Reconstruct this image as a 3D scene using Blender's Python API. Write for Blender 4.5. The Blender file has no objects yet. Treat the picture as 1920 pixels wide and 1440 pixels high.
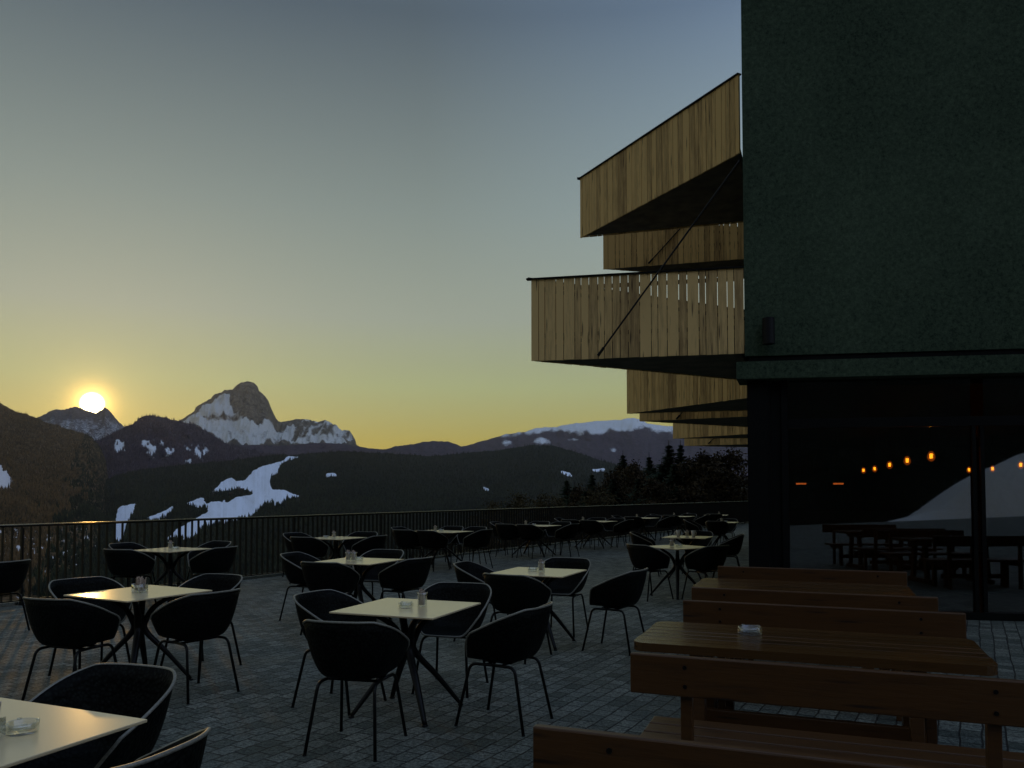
import bpy, bmesh, math, random
import numpy as np
from mathutils import Vector, Matrix
random.seed(7)
rng = np.random.default_rng(7)
sc = bpy.context.scene
COL = sc.collection
PI = math.pi
rad = math.radians

# ------------------------------------------------------------------ camera
F, CX, TH, EYE = 1500.0, 960.0, rad(2.2), 1.55
CY = 923.0 - F * math.tan(TH)
HZ = CY + F * math.tan(TH)
cd = bpy.data.cameras.new('camera'); cam = bpy.data.objects.new('camera', cd); COL.objects.link(cam)
cd.sensor_width = 36.0; cd.lens = F / 1920 * 36.0
cd.shift_y = (CY - 720) / 1920
cd.clip_start = 0.05; cd.clip_end = 40000
cam.location = (0, 0, EYE); cam.rotation_euler = (PI / 2 + TH, 0, 0)
sc.camera = cam

def ray(px, py):
    x = (px - CX) / F; z = (CY - py) / F
    return Vector((x, math.cos(TH) - math.sin(TH) * z, math.sin(TH) + math.cos(TH) * z))
def P(px, py, z):                       # point of the photo at a known height
    d = ray(px, py); t = (z - EYE) / d.z
    return Vector((d.x * t, d.y * t, z))
def Pr(px, py, r):                      # arrays: point at horizontal distance r
    x = (px - CX) / F; z = (CY - py) / F
    dy = math.cos(TH) - math.sin(TH) * z; dz = math.sin(TH) + math.cos(TH) * z
    h = np.sqrt(x * x + dy * dy)
    return x / h * r, dy / h * r, dz / h * r + EYE

# ------------------------------------------------------------------ objects
def tag(o, label=None, cat=None, group=None, kind=None):
    if label: o['label'] = label
    if cat: o['category'] = cat
    if group: o['group'] = group
    if kind: o['kind'] = kind
    return o
def empty(name, loc=(0, 0, 0), rz=0):
    o = bpy.data.objects.new(name, None); COL.objects.link(o)
    o.location = loc; o.rotation_euler = (0, 0, rz); o.empty_display_size = .2
    return o
def copy_tree(o, parent=None):
    c = o.copy(); COL.objects.link(c)
    if parent: c.parent = parent
    for ch in list(o.children): copy_tree(ch, c)
    return c
def link(name, bm, mat, parent=None, smooth=False):
    me = bpy.data.meshes.new(name)
    bm.normal_update(); bm.to_mesh(me); bm.free()
    if smooth:
        me.polygons.foreach_set('use_smooth', [True] * len(me.polygons))
    o = bpy.data.objects.new(name, me); COL.objects.link(o)
    for m in (mat if isinstance(mat, list) else [mat]): me.materials.append(m)
    if parent: o.parent = parent
    return o
def BM(): return bmesh.new()
def box(bm, c, s, rz=0, bev=0.0, ax=None, mi=0):
    r = bmesh.ops.create_cube(bm, size=1.0)
    vs = r['verts']
    M = Matrix.Translation(Vector(c)) @ Matrix.Rotation(rz, 4, 'Z') @ (ax if ax else Matrix.Identity(4)) @ Matrix.Diagonal((s[0], s[1], s[2], 1))
    bmesh.ops.transform(bm, matrix=M, verts=vs)
    fs = {f for v in vs for f in v.link_faces}
    for f in fs: f.material_index = mi
    if bev > 0:
        es = {e for v in vs for e in v.link_edges}
        bmesh.ops.bevel(bm, geom=list(es), offset=bev, segments=2, affect='EDGES', profile=.5)
def smoothpath(pts, n=6):
    pts = [Vector(p) for p in pts]; out = []
    for i in range(len(pts) - 1):
        p0 = pts[max(i - 1, 0)]; p1 = pts[i]; p2 = pts[i + 1]; p3 = pts[min(i + 2, len(pts) - 1)]
        for k in range(n):
            t = k / n
            out.append(.5 * ((2 * p1) + (p2 - p0) * t + (2 * p0 - 5 * p1 + 4 * p2 - p3) * t * t + (3 * p1 - p0 - 3 * p2 + p3) * t ** 3))
    out.append(pts[-1]); return out
def roundpath(pts, r=.04, n=4):
    pts = [Vector(p) for p in pts]; out = [pts[0]]
    for i in range(1, len(pts) - 1):
        a = pts[i - 1] - pts[i]; b = pts[i + 1] - pts[i]
        ra = min(r, a.length * .45, b.length * .45)
        s = pts[i] + a.normalized() * ra; e = pts[i] + b.normalized() * ra
        for k in range(n + 1):
            t = k / n
            out.append((1 - t) ** 2 * s + 2 * t * (1 - t) * pts[i] + t * t * e)
    out.append(pts[-1]); return out
def tube(bm, pts, r, seg=8, closed=False, sy=1.0):
    pts = [Vector(p) for p in pts]; n = len(pts); rings = []
    up = Vector((0, 0, 1)); prev = None
    for i, p in enumerate(pts):
        if closed: t = pts[(i + 1) % n] - pts[i - 1]
        else: t = pts[min(i + 1, n - 1)] - pts[max(i - 1, 0)]
        t.normalize()
        if prev is None:
            u = t.cross(up)
            if u.length < .05: u = t.cross(Vector((1, 0, 0)))
        else: u = prev - t * prev.dot(t)
        u.normalize(); prev = u; w = t.cross(u)
        rr = r[i] if isinstance(r, (list, tuple)) else r
        rings.append([bm.verts.new(p + (u * math.cos(2 * PI * k / seg) + w * math.sin(2 * PI * k / seg) * sy) * rr) for k in range(seg)])
    m = n if closed else n - 1
    for i in range(m):
        a = rings[i]; b = rings[(i + 1) % n]
        for k in range(seg):
            bm.faces.new((a[k], a[(k + 1) % seg], b[(k + 1) % seg], b[k]))
    if not closed:
        bm.faces.new(list(reversed(rings[0]))); bm.faces.new(rings[-1])
def lathe(bm, prof, c=(0, 0, 0), seg=24, wob=None):
    rings = []
    for (r, z) in prof:
        rings.append([bm.verts.new((c[0] + r * math.cos(2 * PI * k / seg), c[1] + r * math.sin(2 * PI * k / seg), c[2] + z)) for k in range(seg)])
    for i in range(len(rings) - 1):
        for k in range(seg):
            bm.faces.new((rings[i][k], rings[i][(k + 1) % seg], rings[i + 1][(k + 1) % seg], rings[i + 1][k]))
    bm.faces.new(list(reversed(rings[0]))); bm.faces.new(rings[-1])
def prism(bm, poly, z0, z1, mi=0):
    a = [bm.verts.new((p[0], p[1], z0)) for p in poly]; b = [bm.verts.new((p[0], p[1], z1)) for p in poly]
    n = len(poly); fs = [bm.faces.new(list(reversed(a))), bm.faces.new(b)]
    for i in range(n): fs.append(bm.faces.new((a[i], a[(i + 1) % n], b[(i + 1) % n], b[i])))
    for f in fs: f.material_index = mi
    bmesh.ops.recalc_face_normals(bm, faces=fs)

# ------------------------------------------------------------------ materials
def mat(name):
    m = bpy.data.materials.new(name); m.use_nodes = True
    nt = m.node_tree; b = nt.nodes['Principled BSDF']
    return m, nt, b
def N(nt, t, **kw):
    n = nt.nodes.new(t)
    for k, v in kw.items():
        if k in n.inputs: n.inputs[k].default_value = v
        else: setattr(n, k, v)
    return n
def ramp(nt, fac, stops, interp='LINEAR'):
    r = nt.nodes.new('ShaderNodeValToRGB'); e = r.color_ramp.elements; r.color_ramp.interpolation = interp
    while len(e) < len(stops): e.new(.5)
    for i, (p, c) in enumerate(stops):
        e[i].position = p; e[i].color = (c[0], c[1], c[2], 1)
    nt.links.new(fac, r.inputs[0]); return r.outputs[0]
def bump(nt, b, h, s=.3, d=.01):
    n = N(nt, 'ShaderNodeBump', Strength=s, Distance=d); nt.links.new(h, n.inputs['Height']); nt.links.new(n.outputs[0], b.inputs['Normal'])
def simple(name, c, rough=.5, metal=0., spec=.5, var=.25, scale=30, bs=.15, bd=.002, coat=0):
    m, nt, b = mat(name)
    tc = N(nt, 'ShaderNodeTexCoord'); no = N(nt, 'ShaderNodeTexNoise', Scale=scale, Detail=5.0)
    nt.links.new(tc.outputs['Object'], no.inputs['Vector'])
    lo = [x * (1 - var) for x in c]; hi = [min(1, x * (1 + var)) for x in c]
    nt.links.new(ramp(nt, no.outputs[0], [(.3, lo), (.7, hi)]), b.inputs['Base Color'])
    b.inputs['Roughness'].default_value = rough; b.inputs['Metallic'].default_value = metal
    b.inputs['Specular IOR Level'].default_value = spec; b.inputs['Coat Weight'].default_value = coat
    if bs: bump(nt, b, no.outputs[0], bs, bd)
    return m

def wood(name, dark, light, axis_scale=(1.2, 14, 14), rough=.45, per_island=True, spec=.5, knots=True, bsd=.003, coat=0.):
    m, nt, b = mat(name); L = nt.links
    tc = N(nt, 'ShaderNodeTexCoord'); mp = N(nt, 'ShaderNodeMapping'); mp.inputs['Scale'].default_value = axis_scale
    L.new(tc.outputs['Object'], mp.inputs['Vector'])
    geo = N(nt, 'ShaderNodeNewGeometry')
    addv = N(nt, 'ShaderNodeVectorMath', operation='ADD')
    sv = N(nt, 'ShaderNodeVectorMath', operation='SCALE'); sv.inputs['Scale'].default_value = 37.0
    cx = N(nt, 'ShaderNodeCombineXYZ')
    for k in range(3): L.new(geo.outputs['Random Per Island'], cx.inputs[k])
    L.new(cx.outputs[0], sv.inputs[0]); L.new(mp.outputs[0], addv.inputs[0]); L.new(sv.outputs[0], addv.inputs[1])
    n1 = N(nt, 'ShaderNodeTexNoise', Scale=2.2, Detail=7.0, Roughness=.62); L.new(addv.outputs[0], n1.inputs['Vector'])
    n2 = N(nt, 'ShaderNodeTexNoise', Scale=9.0, Detail=4.0); L.new(addv.outputs[0], n2.inputs['Vector'])
    mx = N(nt, 'ShaderNodeMath', operation='MULTIPLY_ADD'); L.new(n2.outputs[0], mx.inputs[0]); mx.inputs[1].default_value = .35; L.new(n1.outputs[0], mx.inputs[2])
    is_ = N(nt, 'ShaderNodeMath', operation='MULTIPLY_ADD'); L.new(geo.outputs['Random Per Island'], is_.inputs[0]); is_.inputs[1].default_value = .5; L.new(mx.outputs[0], is_.inputs[2])
    col = ramp(nt, is_.outputs[0], [(.45, dark), (1.1 if False else 1.0, light)])
    if knots:
        vo = N(nt, 'ShaderNodeTexVoronoi', Scale=3.0); sp = N(nt, 'ShaderNodeVectorMath', operation='MULTIPLY')
        L.new(addv.outputs[0], sp.inputs[0]); sp.inputs[1].default_value = (.55, .55, .55); L.new(sp.outputs[0], vo.inputs['Vector'])
        kf = ramp(nt, vo.outputs['Distance'], [(.07, (.15, .13, .12)), (.2, (1, 1, 1))])
        mm = N(nt, 'ShaderNodeMix', data_type='RGBA', blend_type='MULTIPLY'); mm.inputs[0].default_value = .9
        L.new(col, mm.inputs[6]); L.new(kf, mm.inputs[7]); col = mm.outputs[2]
    L.new(col, b.inputs['Base Color']); b.inputs['Roughness'].default_value = rough
    b.inputs['Specular IOR Level'].default_value = spec; b.inputs['Coat Weight'].default_value = coat; b.inputs['Coat Roughness'].default_value = .25
    bump(nt, b, mx.outputs[0], .5, bsd)
    return m

M_clad = wood('larch_cladding', (.22, .125, .042), (.82, .55, .21), (10, 10, .9), .75, bsd=.004)
M_bench = wood('stained_bench_wood', (.014, .0055, .001), (.075, .029, .0045), (1.2, 14, 14), .42, bsd=.004, spec=.5)
M_btable = wood('varnished_table_wood', (.015, .007, .002), (.075, .035, .010), (1.2, 14, 14), .22, bsd=.006, spec=.4, coat=0)
M_black = simple('black_steel', (.0035, .0035, .003), .42, 0, .25, .3, 60, .1, .001)
M_shell = simple('black_chair_shell', (.0035, .0035, .003), .65, 0, .12, .3, 220, .6, .0015)
M_rim = simple('chair_rim_catchlight', (.20, .19, .15), .4, 0, .7, .3, 120, .2, .001)  # paler than the shell: light caught on the lip, put into its colour
M_top = simple('sky_warmed_laminate', (.72, .57, .33), .22, 0, 1.0, .06, 350, .03, .0005)  # warm sky reflection is mixed into the pale laminate's base colour
M_edge = simple('table_edge_laminate', (.02, .02, .02), .4, 0, .5, .1, 50, 0)
M_alu = simple('brushed_aluminium', (.55, .55, .5), .25, 1., .5, .15, 60, .05, .001)
M_bar_ = simple('railing_black_paint', (.004, .004, .004), .55, 0, .3, .3, 60, 0)
M_frame = simple('dark_window_frame', (.0025, .003, .0025), .5, 0, .15, .3, 20, .05)
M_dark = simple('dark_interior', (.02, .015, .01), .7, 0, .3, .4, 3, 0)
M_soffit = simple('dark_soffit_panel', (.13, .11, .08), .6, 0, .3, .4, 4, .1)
M_paper = simple('paper_packets', (.42, .33, .26), .8, 0, .3, .5, 160, .1)
M_china = simple('white_china', (.6, .58, .52), .25, 0, .6, .1, 30, 0)
M_trunk = simple('tree_bark', (.05, .035, .025), .9, 0, .3, .4, 12, .6, .02)

def plaster():
    m, nt, b = mat('green_grey_plaster'); L = nt.links
    tc = N(nt, 'ShaderNodeTexCoord')
    n1 = N(nt, 'ShaderNodeTexNoise', Scale=20.0, Detail=8.0, Roughness=.85); L.new(tc.outputs['Object'], n1.inputs['Vector'])
    n2 = N(nt, 'ShaderNodeTexNoise', Scale=.5, Detail=3.0); L.new(tc.outputs['Object'], n2.inputs['Vector'])
    a = N(nt, 'ShaderNodeMath', operation='MULTIPLY_ADD'); L.new(n2.outputs[0], a.inputs[0]); a.inputs[1].default_value = .35; L.new(n1.outputs[0], a.inputs[2])
    L.new(ramp(nt, a.outputs[0], [(.50, (.012, .026, .014)), (.86, (.100, .142, .085))]), b.inputs['Base Color'])
    b.inputs['Roughness'].default_value = .9; b.inputs['Specular IOR Level'].default_value = .2
    bump(nt, b, n1.outputs[0], .7, .012); return m
M_plaster = plaster()

def paving():
    m, nt, b = mat('stone_block_paving'); L = nt.links
    tc = N(nt, 'ShaderNodeTexCoord'); mp = N(nt, 'ShaderNodeMapping'); mp.inputs['Rotation'].default_value = (0, 0, rad(-60))
    L.new(tc.outputs['Object'], mp.inputs['Vector'])
    wn = N(nt, 'ShaderNodeTexNoise', Scale=3.0, Detail=2.0); L.new(mp.outputs[0], wn.inputs['Vector'])
    wm = N(nt, 'ShaderNodeVectorMath', operation='MULTIPLY_ADD'); wm.inputs[1].default_value = (.035, .035, 0); L.new(wn.outputs['Color'], wm.inputs[0]); L.new(mp.outputs[0], wm.inputs[2])
    br = N(nt, 'ShaderNodeTexBrick', Scale=1.0); br.inputs['Mortar Size'].default_value = .007; br.inputs['Brick Width'].default_value = .15; br.inputs['Row Height'].default_value = .125
    br.inputs['Mortar Smooth'].default_value = .5; br.inputs['Bias'].default_value = 0
    br.inputs['Color1'].default_value = (.068, .080, .070, 1); br.inputs['Color2'].default_value = (.185, .198, .176, 1); br.inputs['Mortar'].default_value = (.022, .023, .022, 1)
    L.new(wm.outputs[0], br.inputs['Vector'])
    n1 = N(nt, 'ShaderNodeTexNoise', Scale=42.0, Detail=8.0, Roughness=.8); L.new(tc.outputs['Object'], n1.inputs['Vector'])
    n2 = N(nt, 'ShaderNodeTexNoise', Scale=1.1, Detail=5.0, Roughness=.6); L.new(tc.outputs['Object'], n2.inputs['Vector'])
    m1 = N(nt, 'ShaderNodeMix', data_type='RGBA', blend_type='MULTIPLY'); m1.inputs[0].default_value = 1
    L.new(br.outputs['Color'], m1.inputs[6]); L.new(ramp(nt, n1.outputs[0], [(.40, (.2, .23, .25)), (.62, (2.1, 2.1, 2.0))]), m1.inputs[7])
    m2 = N(nt, 'ShaderNodeMix', data_type='RGBA', blend_type='MULTIPLY'); m2.inputs[0].default_value = 1
    L.new(m1.outputs[2], m2.inputs[6]); L.new(ramp(nt, n2.outputs[0], [(.3, (.55, .6, .62)), (.7, (1.2, 1.15, 1.1))]), m2.inputs[7])
    L.new(m2.outputs[2], b.inputs['Base Color']); b.inputs['Roughness'].default_value = .62
    L.new(ramp(nt, n2.outputs[0], [(.35, (.5, .5, .5)), (.65, (.8, .8, .8))]), b.inputs['Roughness'])
    b.inputs['Specular IOR Level'].default_value = .3
    h = N(nt, 'ShaderNodeMath', operation='MULTIPLY_ADD'); L.new(br.outputs['Fac'], h.inputs[0]); h.inputs[1].default_value = -1.0
    h2 = N(nt, 'ShaderNodeMath', operation='MULTIPLY'); L.new(n1.outputs[0], h2.inputs[0]); h2.inputs[1].default_value = .9; L.new(h2.outputs[0], h.inputs[2])
    bump(nt, b, h.outputs[0], .9, .012); return m
M_pave = paving()

def glassmat(name, refl=.09, tint=(.75, .8, .78)):
    m, nt, b = mat(name); L = nt.links; nt.nodes.remove(b); out = nt.nodes['Material Output']
    lw = N(nt, 'ShaderNodeLayerWeight', Blend=.5)
    pw = N(nt, 'ShaderNodeMath', operation='POWER'); L.new(lw.outputs['Facing'], pw.inputs[0]); pw.inputs[1].default_value = 4.
    ma = N(nt, 'ShaderNodeMath', operation='MULTIPLY_ADD', use_clamp=True); L.new(pw.outputs[0], ma.inputs[0]); ma.inputs[1].default_value = 1 - refl; ma.inputs[2].default_value = refl
    t = N(nt, 'ShaderNodeBsdfTransparent'); t.inputs[0].default_value = (*tint, 1)
    g = N(nt, 'ShaderNodeBsdfGlossy'); g.inputs['Roughness'].default_value = .015; g.inputs[0].default_value = (1, 1, 1, 1)
    mx = N(nt, 'ShaderNodeMixShader'); L.new(ma.outputs[0], mx.inputs[0]); L.new(t.outputs[0], mx.inputs[1]); L.new(g.outputs[0], mx.inputs[2]); L.new(mx.outputs[0], out.inputs[0])
    return m
M_glaze = glassmat('window_glass', .15, (.5, .56, .52))
M_glass = glassmat('clear_glass', .14, (.86, .88, .86))
def emis(name, c, s):
    m, nt, b = mat(name); b.inputs['Base Color'].default_value = (*c, 1)
    b.inputs['Emission Color'].default_value = (*c, 1); b.inputs['Emission Strength'].default_value = s; return m
M_fil = emis('glowing_filament', (1, .5, .1), 22.0)
M_bulb = emis('amber_bulb_glass', (1, .17, .015), .75)
def bulbmat():
    m, nt, b = mat('amber_glass'); L = nt.links; nt.nodes.remove(b); out = nt.nodes['Material Output']
    t = N(nt, 'ShaderNodeBsdfTransparent'); t.inputs[0].default_value = (1, .5, .12, 1)
    e = N(nt, 'ShaderNodeEmission', Strength=.75); e.inputs[0].default_value = (1, .17, .012, 1)
    mx = N(nt, 'ShaderNodeMixShader'); mx.inputs[0].default_value = .55; L.new(t.outputs[0], mx.inputs[1]); L.new(e.outputs[0], mx.inputs[2]); L.new(mx.outputs[0], out.inputs[0]); return m
M_bulb = bulbmat()
M_bar = emis('red_bar_light', (1, .16, .03), 1.6)

# terrain material: attribute 'mask' r = snow, g = rock
def terrain(name, forest_lo, forest_hi, nscale, rock=(.12, .11, .10), snow=(.62, .66, .74), sharp=.1, namp=.6):
    m, nt, b = mat(name); L = nt.links
    at = N(nt, 'ShaderNodeAttribute'); at.attribute_name = 'mask'
    sp = N(nt, 'ShaderNodeSeparateColor'); L.new(at.outputs['Color'], sp.inputs[0])
    tc = N(nt, 'ShaderNodeTexCoord'); n1 = N(nt, 'ShaderNodeTexNoise', Scale=nscale, Detail=8.0, Roughness=.68); L.new(tc.outputs['Object'], n1.inputs['Vector'])
    n2 = N(nt, 'ShaderNodeTexNoise', Scale=nscale * .2, Detail=4.0); L.new(tc.outputs['Object'], n2.inputs['Vector'])
    fc = ramp(nt, n1.outputs[0], [(.35, forest_lo), (.65, forest_hi)])
    rk = ramp(nt, n1.outputs[0], [(.36, [x * .25 for x in rock]), (.64, [x * 2.0 for x in rock])])
    mr = N(nt, 'ShaderNodeMix', data_type='RGBA'); L.new(sp.outputs[1], mr.inputs[0]); L.new(fc, mr.inputs[6]); L.new(rk, mr.inputs[7])
    s = N(nt, 'ShaderNodeMath', operation='MULTIPLY_ADD'); L.new(n1.outputs[0], s.inputs[0]); s.inputs[1].default_value = namp
    s2 = N(nt, 'ShaderNodeMath', operation='SUBTRACT'); L.new(sp.outputs[0], s2.inputs[0]); s2.inputs[1].default_value = namp * .5; L.new(s2.outputs[0], s.inputs[2])
    sf = ramp(nt, s.outputs[0], [(.5 - sharp, (0, 0, 0)), (.5 + sharp, (1, 1, 1))])
    ms = N(nt, 'ShaderNodeMix', data_type='RGBA'); L.new(sf, ms.inputs[0]); L.new(mr.outputs[2], ms.inputs[6]); ms.inputs[7].default_value = (*snow, 1)
    L.new(ms.outputs[2], b.inputs['Base Color']); b.inputs['Roughness'].default_value = .95; b.inputs['Specular IOR Level'].default_value = .05
    bump(nt, b, n1.outputs[0], .8, .35 / nscale)
    return m

# ------------------------------------------------------------------ numpy noise
def hsh(i, j, s):
    v = np.sin(i * 127.1 + j * 311.7 + s * 74.7) * 43758.5453
    return v - np.floor(v)
def vno(x, y, s=0):
    i = np.floor(x); j = np.floor(y); u = x - i; v = y - j
    u = u * u * (3 - 2 * u); v = v * v * (3 - 2 * v)
    return (hsh(i, j, s) * (1 - u) + hsh(i + 1, j, s) * u) * (1 - v) + (hsh(i, j + 1, s) * (1 - u) + hsh(i + 1, j + 1, s) * u) * v
def fbm(x, y, s=0, o=5):
    t = 0; a = .5
    for k in range(o): t = t + a * vno(x * 2 ** k, y * 2 ** k, s + k * 13); a *= .5
    return t
def inpoly(x, y, poly):
    c = np.zeros(x.shape, bool); n = len(poly)
    for i in range(n):
        x1, y1 = poly[i]; x2, y2 = poly[(i + 1) % n]
        if y1 == y2: continue
        k = ((y1 > y) != (y2 > y)) & (x < (x2 - x1) * (y - y1) / (y2 - y1) + x1)
        c ^= k
    return c

def grid_mesh(name, X, Y, Z, m, mask=None, smooth=True):
    nv, nu = X.shape
    co = np.stack([X, Y, Z], -1).reshape(-1, 3)
    idx = np.arange(nv * nu).reshape(nv, nu)
    f = np.stack([idx[:-1, :-1], idx[:-1, 1:], idx[1:, 1:], idx[1:, :-1]], -1).reshape(-1, 4)
    me = bpy.data.meshes.new(name)
    me.vertices.add(len(co)); me.vertices.foreach_set('co', co.ravel().astype(np.float32))
    me.loops.add(f.size); me.loops.foreach_set('vertex_index', f.ravel().astype(np.int32))
    me.polygons.add(len(f)); me.polygons.foreach_set('loop_start', np.arange(0, f.size, 4, dtype=np.int32)); me.polygons.foreach_set('loop_total', np.full(len(f), 4, np.int32))
    if smooth: me.polygons.foreach_set('use_smooth', np.ones(len(f), bool))
    me.update(calc_edges=True)
    if mask is not None:
        a = me.color_attributes.new('mask', 'FLOAT_COLOR', 'POINT')
        mk = np.zeros((len(co), 4), np.float32); mk[:, 0] = mask[0].ravel(); mk[:, 1] = mask[1].ravel(); mk[:, 3] = 1
        a.data.foreach_set('color', mk.ravel())
    me.materials.append(m)
    o = bpy.data.objects.new(name, me); COL.objects.link(o); return o

def layer(name, m, ridge, r0, base_py, r1, step=3.0, vstep=3.0, rough=1.0, relief=.004, maskf=None, seed=0, vpow=1.0, back=.25, jag=.3, gully=0., blur=2):
    xs = np.array([p[0] for p in ridge], float); ys = np.array([p[1] for p in ridge], float)
    px = np.arange(xs[0], xs[-1] + step, step)
    ry = np.interp(px, xs, ys) + (fbm(px / 12, px * 0 + seed, seed, 5) - .47) * 6 * rough
    ry = ry + (np.abs(fbm(px / 4.5, px * 0 + seed, seed + 3, 3) - .45) - .1) * 9 * jag
    nv = max(12, int((base_py - ry.min()) / vstep))
    v = np.linspace(0, 1, nv)[:, None]
    by = base_py if np.isscalar(base_py) else base_py
    py = ry[None, :] * (1 - v) + by * v
    r = r0 * (r1 / r0) ** (v ** vpow) * np.ones_like(py)
    PX = np.ones_like(v) * px[None, :]
    r = r * (1 + (fbm(PX / 60, py / 40, seed + 5, 4) - .47) * .10 * np.minimum(1, v * 6))
    X, Y, Z = Pr(PX, py, r)
    rel = (fbm(PX / 22, py / 13, seed + 9, 5) - .47) * r * relief * np.minimum(1, v * 8)
    Z = Z + rel + gully * (np.abs(fbm((PX + py * .3) / 7, py / 34, seed + 19, 4) - .47)) * r * .01 * np.minimum(1, v * 6)
    mk = list(maskf(PX, py)) if maskf else [np.zeros_like(PX), np.zeros_like(PX)]
    for _ in range(blur):
        for ax_ in (0, 1): mk[0] = (np.roll(mk[0], 1, ax_) + 2 * mk[0] + np.roll(mk[0], -1, ax_)) / 4
    # back side of the ridge
    hb = [];
    for (k, dz) in ((1.03, .06), (1.12, back), (1.3, back * 2.2)):
        hb.append((X[0] * k, Y[0] * k, Z[0] - dz * np.abs(Z[0] + 60) - 20 * k))
    Xb = np.stack([h[0] for h in reversed(hb)] ); Yb = np.stack([h[1] for h in reversed(hb)]); Zb = np.stack([h[2] for h in reversed(hb)])
    mb = [np.repeat(q[:1], 3, 0) for q in mk]
    o = grid_mesh(name, np.vstack([Xb, X]), np.vstack([Yb, Y]), np.vstack([Zb, Z]), m, [np.vstack([mb[0], mk[0]]), np.vstack([mb[1], mk[1]])])
    tag(o, kind='structure')
    return dict(px=PX, py=py, X=X, Y=Y, Z=Z, r=r, snow=mk[0], o=o)

M_rock = terrain('snowy_rock', (.03, .03, .03), (.07, .065, .06), .016, rock=(.10, .085, .065), snow=(.58, .59, .58), sharp=.22, namp=1.3)
M_for_far = terrain('far_forest', (.02, .016, .026), (.085, .062, .085), .03, snow=(.7, .74, .8), sharp=.2, namp=1.2)
M_for_left = terrain('brown_forest', (.02, .016, .008), (.16, .10, .05), .03, snow=(.7, .68, .7), sharp=.1, namp=.9)
M_for_mid = terrain('green_forest_ground', (.006, .009, .006), (.016, .02, .013), .05, snow=(.74, .80, .92), sharp=.05, namp=.55)

Z8 = lambda pts: [(320 + x / 5.0526, 690 + y / 5.0526) for x, y in pts]
Z7 = lambda pts: [(300 + x / 6, 820 + y / 6) for x, y in pts]
peak_ridge = [(280, 806), (325, 795)] + Z8([(110, 480), (220, 410), (240, 370), (320, 320), (380, 290), (410, 250), (480, 230), (510, 208), (585, 205), (620, 165), (670, 135), (730, 125), (790, 140), (825, 170), (834, 210), (860, 235), (890, 260), (920, 300), (945, 360), (970, 420), (1000, 480), (1040, 510), (1110, 500), (1180, 485), (1250, 480), (1310, 490), (1350, 497), (1400, 510), (1465, 490), (1500, 510), (1530, 530), (1560, 550), (1590, 570), (1620, 590), (1690, 590), (1720, 630), (1750, 680), (1765, 750)]) + [(680, 850)]
snowpoly = Z8([(100, 500), (230, 440), (330, 380), (430, 320), (500, 255), (560, 250), (560, 330), (590, 420), (680, 480), (720, 520), (860, 545), (890, 500), (940, 540), (1040, 600), (1090, 590), (1200, 660), (1250, 600), (1300, 560), (1390, 600), (1460, 570), (1560, 640), (1640, 690), (1740, 745), (1790, 780), (1700, 770), (1540, 712), (1250, 716), (900, 700), (800, 725), (690, 725), (600, 715), (490, 720), (380, 650)])
ledge = Z8([(270, 470), (440, 470), (600, 455), (700, 470), (690, 500), (560, 490), (420, 500), (270, 505)])
def mk_peak(px, py):
    jx = px + (fbm(px / 5, py / 5, 31) - .5) * 9; jy = py + (fbm(px / 5, py / 5, 37) - .5) * 6
    s = inpoly(jx, jy, snowpoly).astype(float) * .95
    s[inpoly(jx, jy, ledge)] = .3
    dirt = (jy > 812) & (fbm(px / 4, py / 5, 41) > .57) ; s[dirt] *= .5
    gul = (px > 525) & (py < 822) & (py > 790); s = np.where(gul, .2 + .7 * np.clip((fbm((px + py) / 8, (px - py * .6) / 20, 45) - .42) * 6, 0, 1), s); s = np.where((px > 525) & (py <= 790), .15, s)
    rock = np.ones_like(px); rock[py > 833] = .2; s[py > 834] = 0
    return s, rock
layer('rocky_peak', M_rock, peak_ridge, 12500, 862, 9400, 1.3, 1.3, .25, .02, mk_peak, 1, jag=.5, gully=1.1, blur=2)
def mk0(a): return lambda px, py: (np.clip((fbm(px / 9, py / 14, 60) - .55) * a, 0, .9), np.zeros_like(px))
layer('sunset_mountain', M_for_far, [(40, 800), (71, 782), (87, 773), (106, 767), (120, 767), (138, 760), (153, 766), (165, 771), (180, 773), (190, 768), (197, 762), (208, 773), (219, 786), (232, 799), (280, 830)], 10800, 880, 8000, 2, 3, 1.0, .006, lambda px, py: (.45 * (py > 785) * (fbm(px / 9, py / 14, 61) + .3), np.full_like(px, .5)), 2, jag=.7, gully=1)
def mk_right(px, py):
    line = np.interp(px, [940, 990, 1050, 1120, 1200, 1230, 1280, 1450], [818, 812, 809, 812, 802, 808, 812, 814])
    s = np.clip(.5 + (line + (fbm(px / 7, py / 7, 71) - .5) * 18 - py) * .08, 0, .95)
    for (x, y, w, h) in ((950, 832, 12, 10), (1015, 828, 20, 8), (1150, 845, 9, 6), (1075, 822, 14, 4)):
        q = ((px - x) / w) ** 2 + ((py - y) / h) ** 2
        s = np.maximum(s, np.clip(1.1 - q, 0, 1) * fbm(px / 4, py / 4, 73) * 1.5)
    s = np.where(px < 940, s * .3, s)
    return np.clip(s, 0, .95), np.zeros_like(px)
layer('snowy_plateau', M_for_far, [(860, 838), (890, 831), (923, 821), (948, 814), (986, 809), (1002, 803), (1036, 801), (1077, 794), (1119, 789), (1152, 788), (1186, 783), (1198, 785), (1215, 794), (1261, 800), (1330, 805), (1460, 812)], 12000, 900, 8300, 2, 2, .5, .008, mk_right, 3, jag=.1)
layer('far_hills', M_for_far, [(640, 846), (669, 840), (723, 842), (740, 836), (777, 832), (807, 827), (840, 828), (865, 836), (900, 846), (960, 858)], 9200, 890, 6900, 3, 3, .6, .004, mk0(.6), 4)
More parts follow.
